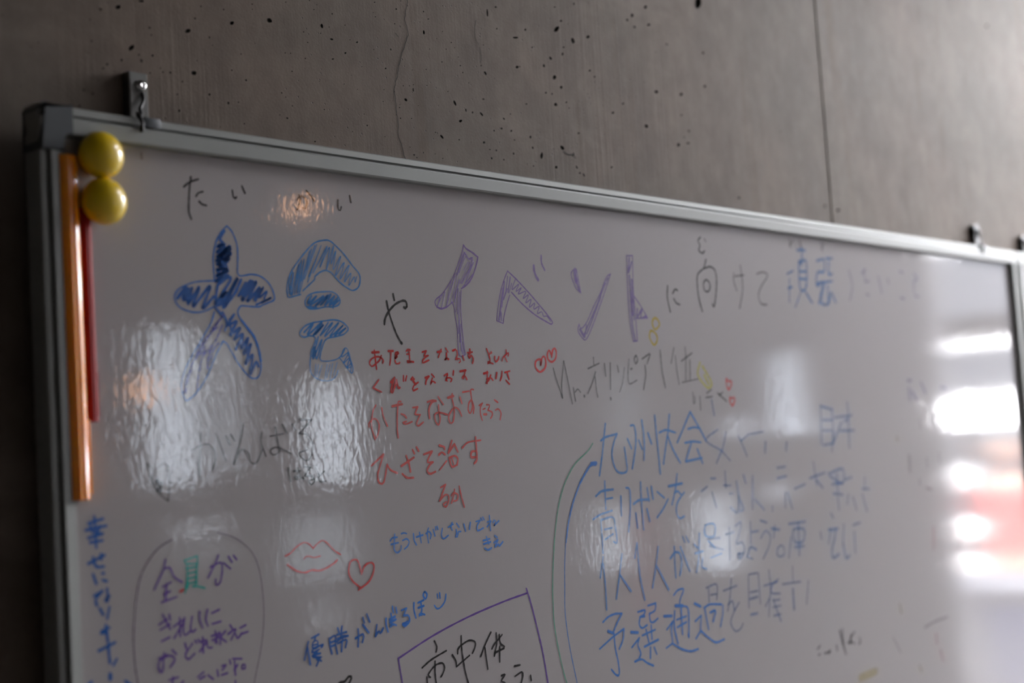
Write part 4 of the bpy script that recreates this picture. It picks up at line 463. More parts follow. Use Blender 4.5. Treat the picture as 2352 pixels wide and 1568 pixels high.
('red_writing', 'short red pair of characters below the four red lines', 'red2', None, [['168:9741,15672 9808,15697|9808,15697 9718,15546|9718,15546 9793,15598 9840,15587 9835,15529 9795,15483 9762,15510 9811,15531', 0.9718, 1.5483], ['169:9928,15644 9911,15582 9875,15514/169:9881,15584 9913,15611 9971,15587 9955,15538 9913,15532', 0.9878, 1.5514], ['170:9996,15669 10018,15567 10051,15464', 0.9996, 1.5464]]),
('blue_writing', 'small blue line below the red lines', 'bluem', None, [['157:9103,15283 9091,15201 9087,15138 9128,15110 9174,15138 9177,15169/157:9044,15225 9073,15250 9134,15252/157:9053,15192 9146,15200', 0.9061, 1.511], ['158:9191,15279 9224,15284 9257,15274', 0.9191, 1.5274], ['159:9202,15215 9253,15226 9284,15199 9265,15161 9218,15134', 0.9202, 1.5134], ['159:9346,15266 9352,15201 9377,15159/160:9382,15231 9468,15243/160:9425,15271 9440,15173', 0.9384, 1.5159], ['161:9509,15252 9550,15269 9577,15238 9562,15199/161:9547,15301 9527,15259 9536,15164', 0.9518, 1.5164], ['162:9609,15284 9627,15221', 0.9609, 1.5221], ['162:9640,15306 9644,15277', 0.964, 1.5277], ['162:9664,15308 9673,15279', 0.9664, 1.5279], ['163:9731,15282 9714,15218 9741,15183 9808,15210/164:9814,15287 9882,15311/164:9871,15328 9851,15297 9865,15254', 0.9793, 1.5183], ['165:9930,15315 9962,15275/164:9919,15258 9921,15216 9901,15185 9931,15187 9947,15231 9983,15232', 0.9915, 1.5185], ['165:10031,15299 10049,15230', 1.0031, 1.523], ['166:10123,15308 10105,15243', 1.0105, 1.5243], ['167:10203,15310 10265,15318|10265,15318 10218,15267 10220,15220 10302,15239/168:10273,15338 10290,15316/168:10305,15344 10321,15318', 1.026, 1.522], ['199:10291,15117 10386,15126/199:10294,15083 10395,15095/168:10338,15151 10369,15076', 1.0308, 1.5076], ['198:10309,15039 10351,15019 10403,15035', 1.0309, 1.5019], ['169:10400,15354 10405,15205/169:10363,15293 10420,15297 10359,15247', 1.0379, 1.5205], ['200:10445,15082 10504,15107 10453,15039 10507,15064 10517,15041 10572,15079', 1.0445, 1.5039], ['169:10450,15282 10465,15306 10488,15279 10460,15247 10534,15292', 1.045, 1.5247], ['200:10463,15149 10493,15129', 1.0463, 1.5129]]),
('drawn_lips', 'red outline drawing of a pair of lips', 'red3', None, '137:7809,15207 7868,15226 7946,15277 8024,15303 8077,15286 8123,15244|8123,15244 8175,15281 8237,15301 8296,15266 8359,15205 8435,15159/106:8014,15162 8032,15180 8080,15178 8123,15164 8200,15169/191:7830,15131 7922,15072 8017,15045 8094,15058 8181,15045 8270,15061 8351,15091 8392,15116'),
('drawn_heart', 'red outline drawing of a heart beside the lips', 'red3', None, '179:8668,14963 8655,15025 8631,15084 8597,15100 8550,15088 8523,15039 8519,14979 8555,14916 8642,14846/182:8668,14963 8702,15020 8751,15050 8804,15049 8825,15016 8809,14957 8750,14885 8623,14826'),
('blue_writing', 'deep blue line of handwriting rising to a smile', 'bluedeep', None, [['195:8015,14453 7962,14304/195:8002,14414 8024,14258', 0.7982, 1.4258], ['197:8055,14477 8138,14498/196:8098,14479 8086,14452/151:8068,14437 8118,14447 8114,14389 8065,14388 8068,14437/151:8061,14414 8116,14418/197:8052,14357 8065,14384 8181,14405 8157,14383/151:8068,14355 8135,14370/197:8066,14330 8143,14335/196:8112,14357 8055,14324/197:8065,14314 8152,14301/197:8098,14309 8150,14268/196:8141,14302 8093,14235/196:8068,14355 8107,14283', 0.8069, 1.4235], ['198:8255,14444 8257,14386 8274,14312/199:8255,14444 8323,14460 8323,14376 8338,14302/199:8264,14410 8326,14418/199:8267,14376 8324,14384/200:8356,14523 8370,14479/200:8407,14533 8393,14493/201:8341,14466 8454,14476/201:8349,14431 8469,14440/200:8401,14517 8384,14435 8337,14408/201:8407,14448 8469,14440/201:8347,14390 8450,14409 8434,14343/200:8405,14423 8386,14316', 0.833, 1.4302], ['203:8558,14406 8647,14432 8656,14405 8636,14361/202:8592,14483 8594,14423 8581,14330/235:8653,14513 8717,14436/203:8657,14577 8671,14528/204:8706,14601 8736,14528', 0.8631, 1.433], ['205:8821,14491 8796,14390|8796,14390 8841,14432 8857,14408 8896,14450', 0.8796, 1.439]]),
('blue_writing', 'lighter blue end of the rising line', 'bluem2', None, [['199:8938,14532 8934,14480 8953,14408', 0.8934, 1.4408], ['240:8985,14517 9047,14535/199:9001,14568 9008,14497 8980,14448 9018,14469 9059,14455/240:8983,14491 9057,14508/200:9024,14631 9032,14573/200:9066,14617 9074,14567', 0.9008, 1.4448], ['202:9137,14581 9199,14591|9199,14591 9157,14530|9157,14530 9219,14522 9227,14468 9162,14428 9145,14452 9202,14471/322:9151,14451 9188,14447', 0.9144, 1.4428], ['203:9302,14628 9297,14566 9316,14488', 0.9297, 1.4488], ['204:9352,14622 9429,14639/204:9354,14576 9425,14586/203:9390,14626 9396,14544 9354,14496 9381,14519 9431,14504/285:9368,14512 9393,14509/205:9448,14713 9426,14684 9455,14645 9478,14687 9448,14713', 0.9371, 1.4496]]),
('smile_drawing', 'small blue smile mark ending the rising line', 'bluem2', None, '165:9612,14672 9615,14635/165:9645,14681 9647,14631/165:9565,14573 9600,14537 9653,14548 9710,14596 9728,14658'),
('black_writing', 'thick black stroke tips at the lower edge', 'black', None, [['231:8310,14026 8356,14052 8401,14049 8455,14087 8483,14082 8475,14050 8420,13991', 0.831, 1.3991]]),
('drawn_box', 'violet pen box with a slanting top', 'violetd', None, '204:10885,14581 10942,14419 11037,14072 11088,13838 11144,13458/184:10889,14533 10536,14492 10016,14407 9520,14294 9064,14153|9064,14153 9073,14077 9113,13824'),
('black_writing', 'black kanji inside the violet box', 'black', None, [['181:9540,14242 9567,14188 9552,14141/180:9358,14022 9487,14079 9690,14132/180:9532,14056 9524,13952 9535,13808/181:9443,13921 9433,13950 9529,14017 9625,14025 9653,13976 9624,13925 9599,13902/179:9451,13925 9458,13919/179:9412,13926 9416,13827', 0.9453, 1.3808], ['183:9766,14082 9809,14019 9813,13963|9813,13963 10000,14041/186:9839,14082 9860,14135 9996,14183 10085,14159 10081,14103 10043,14057/184:9902,14242 9899,14107 9924,13923 9961,13785', 0.9835, 1.3785], ['187:10320,14218 10224,14105 10156,14007/187:10222,14083 10246,13873/189:10322,14057 10360,14097 10480,14173/189:10396,14202 10396,14104 10350,13983/189:10437,14179 10447,14096 10504,14053/190:10370,14015 10494,14038/189:10435,14063 10422,13915', 1.0326, 1.3873], ['189:10435,13780 10488,13783 10430,13729 10480,13700 10424,13661', 1.0424, 1.3661], ['192:10634,13743 10734,13768 10748,13725 10704,13638', 1.0634, 1.3638], ['192:10634,13842 10714,13841', 1.0634, 1.3841], ['193:10864,13712 10869,13664', 1.0864, 1.3664]]),
('blue_writing', 'column of blurred blue handwriting by the left frame', 'bluedeep', None, [['230:5859,14424 5904,14451', 0.5859, 1.4424], ['234:5933,15637 6057,15662/233:5984,15685 5990,15589/234:5907,15588 6084,15607/232:5947,15619 5964,15566/233:6030,15612 6013,15562/234:5928,15526 6052,15550/234:5941,15491 6049,15498/233:5990,15589 5993,15447', 0.5955, 1.5447], ['233:5920,15334 6059,15385/233:6030,15396 6033,15353/232:5960,15377 5973,15325 5991,15301 6050,15300', 0.597, 1.53], ['232:5955,15250 5980,15178', 0.5955, 1.5178], ['233:5957,15087 6031,15117|6031,15117 5970,15060 5978,15016', 0.5957, 1.5016], ['233:6008,14816 6077,14833/232:6002,14800 6056,14801/232:6049,14854 6058,14741/233:5977,14672 6121,14715/232:6062,14732 6063,14646 6070,14569', 0.6019, 1.4569], ['232:6001,14988 6028,14938', 0.6001, 1.4938], ['233:6033,15250 6047,15248', 0.6033, 1.5248], ['233:6035,15198 6069,15186', 0.6035, 1.5186], ['233:6071,15130 6072,15031 6048,15042 6088,15072', 0.6048, 1.5031], ['199:6085,14990 6061,14903', 0.6061, 1.4903], ['332:6068,14484 6067,14450', 0.6067, 1.445], ['200:6130,14590 6098,14547', 0.6098, 1.4547], ['235:6196,14412 6264,14358', 0.6196, 1.4358]]),
('drawn_ring', 'thin violet ring around the violet note', 'violetf', None, '122:6673,15449 6548,15394 6448,15302 6371,15189 6329,15044 6304,14897 6283,14701 6290,14502 6320,14289/88:7115,15468 7282,15411 7410,15324 7485,15231 7531,15096 7553,14899 7547,14684 7506,14474 7440,14271 7390,14109'),
('violet_writing', 'violet note with a green kanji, inside the ring', 'violetd', None, [['173:6606,15297 6588,15227|6588,15227 6490,15073/174:6598,15226 6641,15229 6681,15152 6751,15104/173:6567,15085 6650,15115/173:6578,15027 6636,15044/172:6606,15104 6590,14978/174:6551,14966 6696,14993', 0.6562, 1.4966], ['171:6554,14575 6532,14427 6497,14464 6514,14517 6610,14543 6651,14505 6605,14452/172:6505,14534 6582,14555/173:6631,14584 6667,14546', 0.6544, 1.4427], ['172:6518,14795 6596,14832/173:6526,14754 6623,14789/172:6556,14870 6621,14749/173:6617,14862 6624,14821', 0.6554, 1.4749], ['172:6535,14665 6613,14686', 0.6535, 1.4665], ['173:6590,14354 6677,14364/172:6629,14372 6616,14302', 0.6603, 1.4302], ['174:6650,14761 6759,14803 6655,14672/173:6716,14825 6713,14680/174:6760,14819 6744,14716 6762,14682 6822,14714/175:6833,14818 6813,14723 6831,14696 6862,14713', 0.673, 1.4672], ['173:6693,14298 6723,14325', 0.6693, 1.4298], ['174:6754,14618 6766,14576/174:6826,14608 6754,14529 6781,14489 6842,14524/175:6852,14628 6866,14606', 0.6786, 1.4489], ['175:6861,14335 6922,14366/175:6879,14316 6930,14332', 0.687, 1.4316], ['175:6882,14632 6896,14610/176:6895,14606 6966,14612 6891,14533/176:6927,14642 6925,14520/176:6965,14604 6972,14554 7012,14548/178:7012,14639 7089,14653/177:7050,14675 7064,14574/178:7015,14605 7108,14626/177:7089,14661 7044,14585/178:7151,14661 7107,14617 7156,14573/178:7099,14651 7094,14561', 0.6999, 1.452], ['176:6909,14849 6905,14784 6931,14715', 0.6905, 1.4715], ['176:6960,14336 7008,14295', 0.696, 1.4295], ['176:6984,14856 6965,14776 6982,14725', 0.6965, 1.4725], ['179:7034,15193 7132,15220 7149,15168 7123,15063 7081,15043 7078,15089/178:7115,15280 7081,15217 7004,15109', 0.7019, 1.5043], ['178:7023,14822 7100,14842', 0.7023, 1.4822], ['178:7023,14736 7109,14745', 0.7023, 1.4736], ['177:7052,14362 7059,14312', 0.7052, 1.4312], ['178:7090,14315 7151,14322', 0.709, 1.4315], ['178:7104,14387 7145,14389 7102,14354', 0.7102, 1.4354], ['180:7162,15217 7231,15160/180:7217,15262 7250,15212', 0.7189, 1.516], ['180:7175,14633 7254,14664 7203,14583/179:7199,14704 7223,14668/180:7251,14622 7270,14586 7314,14622/181:7303,14615 7377,14626', 0.7232, 1.4583], ['178:7178,14425 7186,14391', 0.7178, 1.4391], ['180:7209,14429 7302,14415/179:7229,14409 7232,14293/179:7257,14372 7224,14335', 0.7221, 1.4293], ['179:7229,14247 7227,14202', 0.7227, 1.4202], ['181:7269,15265 7298,15229', 0.7269, 1.5229], ['181:7301,14666 7360,14683', 0.7301, 1.4666], ['180:7309,14364 7302,14331 7333,14331 7330,14365 7309,14364', 0.7302, 1.4331]]),
('green_kanji', 'teal green kanji in the violet note', 'teal', None, '159:6784,15272 6909,15296/159:6789,15271 6797,15246 6910,15234|6910,15234 6909,15296/157:6806,15229 6808,15163 6794,15083 6775,15012/158:6906,15235 6896,15154 6887,15073/158:6800,15205 6894,15211/158:6803,15164 6887,15171/158:6801,15123 6890,15130/158:6798,15083 6883,15090/157:6812,15065 6781,15036/158:6851,15060 6910,15050 6969,15031/245:6804,15098 6793,15067/176:6897,15178 6892,15072'),
('red_dot', 'dark red dot beside the green kanji', 'red', None, '227:6732,15032 6762,15042'),
('grey_writing', 'large thin grey handwriting under the blue heading', 'grey', None, [['144:6907,16149 6982,16181 7070,16193 7129,16134 7137,16062 7094,15971/142:7000,16288 6987,16151 6967,16019 6980,15926/145:7150,16283 7238,16052/145:7249,16254 7290,16185/146:7301,16262 7337,16214/146:7435,16347 7386,16175 7319,16017|7319,16017 7397,16133 7473,16098 7494,16024 7560,16020 7620,16124/148:7622,16273 7616,16177 7656,16069', 0.7216, 1.5926], ['151:7714,16237 7858,16254/149:7773,16311 7797,16159 7807,16105 7738,16076 7706,16115 7782,16138 7936,16078/151:7850,16335 7900,16258/152:7960,16332 7991,16282', 0.7807, 1.6076], ['153:8046,16373 8180,16364|8180,16364 8038,16248|8038,16248 8122,16234 8181,16155 8159,16046 8093,16011 8020,16074 8113,16103', 0.802, 1.6011]]),
('grey_writing', 'small dark grey signature below the large grey line', 'greyd', None, [['143:7894,15955 7897,15896 7914,15836', 0.7894, 1.5836], ['144:7947,15926 8031,15926/144:7998,15955 8013,15868 7970,15854 7958,15882 8068,15854/145:8068,15957 8145,15948|8145,15948 8070,15875|8070,15875 8154,15871 8180,15825 8142,15795 8116,15829 8167,15843', 0.7991, 1.5795], ['146:8202,15945 8227,15888/146:8300,15907 8224,15850 8251,15816 8309,15818', 0.8213, 1.5816]]),
('grey_doodle', 'faint grey doodle with a dark smudge', 'greyf', None, '138:6476,16069 6530,16002 6515,15933 6557,15851/140:6566,16019 6626,16056 6672,16024 6678,15924 6658,15765/138:6562,15950 6593,15869 6568,15831 6537,15902 6607,15908 6557,15851/138:6476,16064 6495,15984 6536,15882 6601,15799 6658,15757/208:6556,15931 6581,15860 6557,15842/208:6607,15908 6591,15829'),
('drawn_heart', 'small red heart, lower left of a pair', 'red3', None, '238:11333,16856 11339,16912 11311,16917 11258,16893 11246,16837 11291,16790 11333,16786 11402,16828 11419,16894 11400,16945 11362,16931 11333,16856'),
('drawn_heart', 'small red heart, upper right of a pair', 'red3', None, '231:11517,16960 11486,17012 11452,16969 11461,16913 11517,16889 11579,16923 11600,16989 11583,17032 11545,17017 11519,16941'),
('yellow_doodle', 'yellow looped mark below the violet word', 'yellow', None, '279:13406,17404 13364,17345 13408,17274 13502,17328 13474,17390 13406,17404/278:13328,17257 13293,17179 13369,17092 13437,17150 13419,17222 13328,17257'),
('grey_writing', 'thin grey line right of the small hearts', 'grey2', None, [['167:11534,16822 11579,16690 11656,16504|11656,16504 11656,16651 11715,16899|11715,16899 11758,16708 11813,16440', 1.1534, 1.644], ['169:11846,16611 11869,16467/169:11871,16563 11920,16596 11962,16562', 1.1858, 1.6467], ['236:12022,16523 12025,16513', 1.2022, 1.6513], ['173:12119,16817 12321,16876/172:12226,16940 12225,16861/171:12248,16783 12181,16666 12090,16546/172:12234,16725 12242,16588 12257,16505', 1.2167, 1.6505], ['173:12415,16872 12424,16734', 1.2415, 1.6734], ['241:12485,16491 12487,16476', 1.2485, 1.6476], ['145:12520,16882 12495,16585', 1.2495, 1.6585], ['175:12646,16852 12663,16782/147:12775,16832 12723,16662 12653,16553', 1.265, 1.6553], ['177:12868,16923 12830,16742 12837,16652 12886,16651 12991,16686/247:12888,16812 12914,16817/223:13006,16965 12968,16924 12987,16873 13034,16914 13006,16965', 1.2895, 1.6651], ['225:13120,16930 13272,16987 13239,16925 13207,16874/209:13162,16853 13166,16741 13105,16578', 1.3112, 1.6578], ['213:13477,17030 13492,16791 13530,16594', 1.3477, 1.6594], ['184:13756,17064 13680,16880/185:13772,16970 13786,16791 13812,16633', 1.3726, 1.6633], ['186:13985,17077 13987,16950 13954,16685/188:13891,16907 14123,17004/187:14066,16918 14048,16695/188:13878,16654 14215,16694', 1.3943, 1.6654], ['187:14083,16536 14084,16398 14113,16408 14115,16493', 1.4083, 1.6398], ['188:14225,16480 14223,16320', 1.4223, 1.632], ['264:14381,16521 14482,16563/264:14355,16468 14490,16477', 1.4368, 1.6468], ['268:14611,16518 14793,16417/192:14647,16496 14729,16528', 1.4629, 1.6417]]),
('yellow_doodle', 'pale yellow triangle mark at the end of the grey line', 'yellowf', None, '369:14277,16887 14220,16737 14409,16585 14493,16649 14328,16844/369:14352,16737 14433,16628'),
('drawn_heart', 'faint pink heart, upper of two at the right', 'pink', None, '323:14830,16691 14821,16625 14862,16559 14930,16624 14926,16668 14875,16658 14830,16691'),
('drawn_heart', 'faint pink heart, lower of two at the right', 'pink', None, '323:14878,16460 14871,16405 14914,16360 14971,16414 14967,16458 14926,16448 14878,16460'),
('blue_writing', 'first row of the large blue message', 'bluel', None, [['257:12359,16209 12305,16011 12266,15867 12195,15648/259:12260,16027 12350,16063 12553,16090|12553,16090 12486,15994 12441,15878 12460,15760 12515,15679 12609,15654 12693,15679 12691,15798 12674,15937', 1.2228, 1.5648], ['265:12816,16176 12881,16169 12899,16038 12866,15889 12793,15694/264:12741,16029 12803,15917', 1.2767, 1.5694], ['266:12946,16006 13001,15904/267:13030,16230 13047,16083 13046,15932 13020,15777', 1.2983, 1.5777], ['269:13131,16080 13185,15957', 1.3131, 1.5957], ['270:13283,16279 13293,16075 13306,15819 13315,15605/273:13346,16078 13489,16104 13670,16067/272:13572,16283 13522,16088 13457,15915 13390,15719/274:13514,16026 13601,15868 13725,15712/276:13998,16304 13891,16181 13786,16058 13692,15952/281:13998,16304 14143,16131 14288,15945/279:13927,16101 14049,16118 14177,16103/279:13843,15941 14009,15951 14174,15934/276:13969,15926 13834,15723|13834,15723 14169,15749/280:14090,15858 14179,15685', 1.3692, 1.5605]]),
('blue_writing', 'faded right half of the first blue row', 'bluef', None, [['265:14553,16075 14289,15956 14596,15815 14774,15688/265:14723,16037 14642,15867 14471,15670', 1.438, 1.567], ['264:14465,16434 14499,16250', 1.4465, 1.625], ['270:14993,15984 15044,15917 15159,15724/272:15044,15917 15238,15998', 1.5019, 1.5724]]),
('blue_writing', 'blurred kanji pair ending the first blue row', 'bluef', None, [['221:15274,15996 15577,16015', 1.5274, 1.5996], ['331:15613,15881 15581,15749', 1.5581, 1.5749], ['338:16120,15861 16090,15757', 1.609, 1.5757], ['351:17057,16312 17008,15796/356:17057,16312 17363,16258/356:17090,16123 17341,16116/355:17068,15982 17318,15974/355:17068,15786 17322,15799/355:17363,16258 17338,15799/363:17409,16146 17901,16166/362:17798,16346 17797,16136 17691,16090/355:17591,16077 17359,15830/361:17794,16120 17761,15718/363:17541,15966 17932,15954/354:17347,15957 17273,15691', 1.7305, 1.5691]]),
('blue_writing', 'second row of the large blue message', 'bluel', None, [['285:12109,15432 12221,15479 12418,15485/238:12281,15584 12271,15403 12268,15283/239:12289,15390 12399,15395/236:12034,15187 12174,15230 12373,15257/239:12168,15170 12375,15184 12413,15078 12424,14907 12366,14919/236:12166,15158 12169,15002 12167,14811/238:12224,15064 12353,15071/238:12222,14956 12365,15003', 1.2185, 1.4811], ['240:12549,15403 12536,15190', 1.2536, 1.519], ['242:12650,15489 12718,15460 12706,15263 12646,15004', 1.2646, 1.5004], ['294:12772,15302 12890,15337 13068,15331/245:12929,15534 12918,15310 12924,15005/247:13041,15464 13065,15312', 1.291, 1.5005], ['243:12801,15194 12813,15033', 1.2801, 1.5033], ['246:13013,15228 13050,15088', 1.3013, 1.5088], ['247:13126,15472 13142,15332', 1.3126, 1.5332], ['250:13226,15408 13357,15330/249:13431,15312 13320,15206 13191,15115', 1.3208, 1.5115], ['305:13459,15457 13728,15473/253:13641,15588 13587,15417 13499,15244/253:13559,15368 13628,15389 13689,15346/252:13759,15368 13612,15262 13576,15149 13633,15074 13725,15092', 1.3523, 1.5074]]),
('blue_writing', 'faded right half of the second blue row', 'bluef', None, [['260:14112,15357 14241,15405', 1.4112, 1.5357], ['262:14327,15497 14426,15491', 1.4327, 1.5491], ['262:14330,15329 14406,15143', 1.433, 1.5143], ['265:14639,15564 14638,15366/266:14591,15397 14743,15388/266:14705,15291 14781,15286/347:14878,15423 14904,15235 14854,15053 14707,15121/349:14904,15235 14989,15086 14907,15064', 1.4709, 1.5053], ['270:15046,15499 15084,15396', 1.5046, 1.5396], ['325:15255,15473 15199,15071/328:15269,15182 15466,15037', 1.5234, 1.5037], ['276:15663,15066 15655,15008', 1.5655, 1.5008], ['281:15825,15411 16056,15428', 1.5825, 1.5411], ['281:15845,15544 16045,15549', 1.5845, 1.5544], ['279:15997,15222 15969,15030', 1.5969, 1.503], ['281:16054,15218 16137,15002', 1.6054, 1.5002], ['286:16233,15252 16505,15296', 1.6233, 1.5252], ['350:16635,15365 17042,15419/289:16758,15574 16801,15262/407:16811,15324 16949,15222', 1.6735, 1.5222], ['386:17132,15399 17521,15441 17490,15252 17158,15366/386:17203,15253 17490,15252/384:17351,15387 17343,15135/385:17215,15127 17464,15095/295:17333,15072 17337,14899', 1.7245, 1.4899], ['300:17562,15295 17761,15316', 1.7562, 1.5295], ['298:17625,15085 17572,14961', 1.7572, 1.4961], ['300:17749,15044 17818,14863', 1.7749, 1.4863], ['304:18017,15059 18112,14825', 1.8017, 1.4825], ['305:18030,15139 18231,15126/304:18124,15295 18097,15135', 1.8064, 1.5126]]),
('blue_writing', 'third row of the large blue message', 'bluel', None, [['235:12164,14776 12091,14557/235:12156,14705 12169,14465 12164,14206', 1.2124, 1.4206], ['239:12499,14773 12436,14568 12346,14301/312:12434,14556 12613,14354', 1.239, 1.4301], ['242:12784,14869 12725,14708/243:12784,14869 12795,14517 12855,14228', 1.2754, 1.4228], ['246:13173,14789 13105,14571 13015,14345/323:13117,14582 13318,14291', 1.3066, 1.4291], ['302:13392,14636 13498,14696 13593,14661 13600,14533 13553,14423/250:13484,14761 13472,14571 13474,14406/253:13604,14749 13758,14452/203:13663,14860 13699,14792/203:13730,14860 13777,14785', 1.3572, 1.4406], ['256:13886,14749 13949,14705/256:14004,14869 13957,14587 13890,14426/309:13895,14645 14057,14655/256:14036,14579 14012,14478 14100,14443', 1.3921, 1.4426], ['208:14142,14949 14127,14832 14312,14816 14329,14947 14142,14949/260:14187,14761 14317,14670/209:14209,14562 14449,14592', 1.4174, 1.4562]]),
('blue_writing', 'faded right half of the third blue row', 'bluef', None, [['207:14134,14956 14142,14831/208:14134,14956 14331,14954 14315,14830/262:14161,14788 14433,14778', 1.4143, 1.4778], ['262:14199,14702 14489,14633', 1.4199, 1.4633], ['265:14563,14809 14744,14821/263:14650,14885 14611,14496', 1.4587, 1.4496], ['267:14779,14889 14914,14921 14841,14770|14841,14770 14776,14677 14907,14679 14945,14576 14829,14488 14785,14549 14915,14551/479:14823,14545 14856,14500', 1.48, 1.4488], ['269:15125,14918 15100,14647/271:15133,14788 15294,14789/376:15015,14512 15081,14606 15209,14566/268:15114,14460 14987,14501', 1.5059, 1.446], ['274:15336,14698 15456,14775 15556,14708 15511,14581 15353,14436', 1.5336, 1.4436], ['274:15353,14914 15497,14874', 1.5353, 1.4874], ['388:15596,14793 15787,14762/275:15685,14829 15634,14672', 1.5615, 1.4672], ['277:15688,14462 15728,14546 15841,14550 15854,14446 15739,14427 15688,14462', 1.5688, 1.4427], ['279:16056,14650 15960,14391', 1.596, 1.4391], ['370:16023,14817 16431,14814/368:16126,14733 16386,14712 16334,14565 16133,14583 16126,14733/366:16254,14813 16221,14395/283:16122,14509 16354,14503', 1.6123, 1.4395], ['288:16797,14646 16813,14553', 1.6797, 1.4553], ['411:17015,14659 17265,14653/290:17076,14654 16986,14475/408:17200,14643 17150,14523 17066,14391 17080,14281 17242,14312', 1.7022, 1.4281], ['293:17111,14869 17163,14802', 1.7111, 1.4802], ['295:17433,14702 17374,14440/413:17374,14440 17423,14247 17523,14269', 1.7374, 1.4247], ['301:17686,14666 17887,14682', 1.7686, 1.4666], ['298:17703,14569 17689,14284', 1.7689, 1.4284]]),
('blue_writing', 'lowest row of the large blue message', 'bluel2', None, [['238:12084,14085 12180,14128 12300,14145 12424,14133|12424,14133 12328,14045 12253,13959/330:12163,13979 12251,13944/238:11997,13813 12234,13906|12234,13906 12439,13966|12439,13966 12413,13857 12336,13764/236:12264,13942 12272,13781 12307,13617 12307,13497 12254,13498 12177,13569', 1.2105, 1.3497], ['242:12713,14113 12845,14117 12818,14071 12748,14055|12748,14055 12725,13977 12774,13929 12867,13950/315:12761,14054 12830,14053/244:12905,14159 13054,14169|13054,14169 13031,14093 12922,14066|12922,14066 12933,13982 12988,13966 13076,13996/244:12765,13849 13013,13880/243:12841,13904 12879,13759/243:12942,13939 12938,13784/269:12792,13722 13055,13763/243:12900,13699 12886,13582/244:12969,13689 13009,13609/241:12562,13747 12708,13832|12708,13832 12672,13756 12715,13660 12668,13602|12668,13602 12598,13588/242:12598,13588 12722,13594 12825,13538 12932,13493', 1.2794, 1.3493], ['313:12567,13912 12687,13892', 1.2567, 1.3892], ['221:13405,14215 13499,14264 13610,14259 13531,14158 13508,14093/351:13427,14094 13565,14077/252:13565,14077 13665,14040 13672,13919 13646,13710/352:13646,13735 13646,13710/248:13405,14038 13378,13873 13426,13665/251:13429,13934 13624,13951/251:13434,13849 13615,13884/250:13533,14056 13526,13760/218:13230,13851 13355,13927|13355,13927 13316,13840 13326,13687|13326,13687 13191,13648/251:13325,13679 13491,13596 13663,13546 13814,13549/257:13994,13999 14122,14026 14355,13998/208:14385,13985 14371,13881 14305,13741/256:14007,13980 14054,13740/254:13794,13869 13923,13921|13923,13921 13885,13745|13885,13745 13784,13673/257:13900,13743 14042,13646 14188,13573 14364,13584', 1.3621, 1.3546], ['298:13192,14006 13341,13991', 1.3192, 1.3991], ['306:13805,14074 13921,14025', 1.3805, 1.4025], ['310:14110,13932 14220,13936 14158,13821', 1.411, 1.3821]]),
('blue_writing', 'faded right half of the lowest blue row', 'bluef2', None, [['239:14070,14224 14276,14245 14297,14163 14268,14061/236:14115,14210 14110,14054/259:14151,14132 14277,14130', 1.411, 1.4054], ['243:14423,14148 14719,14177/241:14609,14270 14557,14071 14486,13902/242:14496,13972 14597,14004 14630,13884/241:14740,13969 14612,13869 14531,13755 14614,13646 14730,13657 14795,13711', 1.4484, 1.3646], ['245:14989,14264 14952,13880/248:14999,14281 15186,14280/248:15003,14063 15172,14062/296:14992,13983 15162,13990/248:15216,14277 15213,13897', 1.5032, 1.388], ['322:14982,13795 15135,13793', 1.4982, 1.3793], ['253:15320,14106 15645,14123/251:15465,14282 15464,13994 15324,13853/251:15669,14153 15519,14094 15484,14003 15683,13969/253:15511,13904 15672,13895/253:15499,13820 15683,13819/250:15384,13718 15434,13934/252:15512,13914 15655,13630/252:15504,13713 15667,13714', 1.5442, 1.363], ['258:15762,14077 16200,14061/223:16031,14275 16013,14082', 1.5887, 1.4061], ['389:15998,13985 15992,13736', 1.5992, 1.3736], ['225:16394,14051 16306,13764', 1.6306, 1.3764]]),
('grey_writing', 'small dark blurred scribble below the blue message', 'greyd2', None, [['284:16495,13160 16566,13193', 1.6495, 1.316], ['284:16505,13081 16549,13086', 1.6505, 1.3081], ['287:16659,13080 16816,13080/286:16798,13105 16767,13053', 1.6713, 1.3053], ['289:16983,13134 16995,13065', 1.6983, 1.3065], ['379:17103,13308 17213,12987/291:17175,13321 17169,13141', 1.7136, 1.2987], ['293:17282,13125 17376,13123/293:17392,13223 17349,13104/293:17490,13244 17358,13160 17465,13087', 1.733, 1.3087], ['296:17617,13146 17631,13087 17581,13071', 1.7581, 1.3071]]),
('drawn_arc', 'thin green pen arc left of the blue message', 'green', None, '118:12112,16003 12017,15923 11796,15802 11652,15668 11545,15522 11452,15319 11382,15071 11326,14789 11289,14507 11283,14360 11280,14189 11319,13923 11392,13628 11461,13457'),
('drawn_arc', 'blue pen arc beside the green arc', 'bluel2', None, '426:12069,15783 12147,15787/282:12136,15771 12059,15771 11975,15710 11849,15586/212:11849,15586 11716,15394 11623,15202 11554,14986/118:11554,14986 11514,14770 11491,14541 11470,14256 11507,13907 11593,13504'),
('faint_writing', 'faint blurred marks at the right end', 'lavf', None, [['455:19678,16639 19786,16638', 1.9678, 1.6638], ['453:19693,16523 19698,16357', 1.9693, 1.6357], ['456:19792,16472 19915,16354', 1.9792, 1.6354], ['461:20109,16602 20229,16450', 2.0109, 1.645], ['473:20776,16529 20929,16510', 2.0776, 1.651]]),
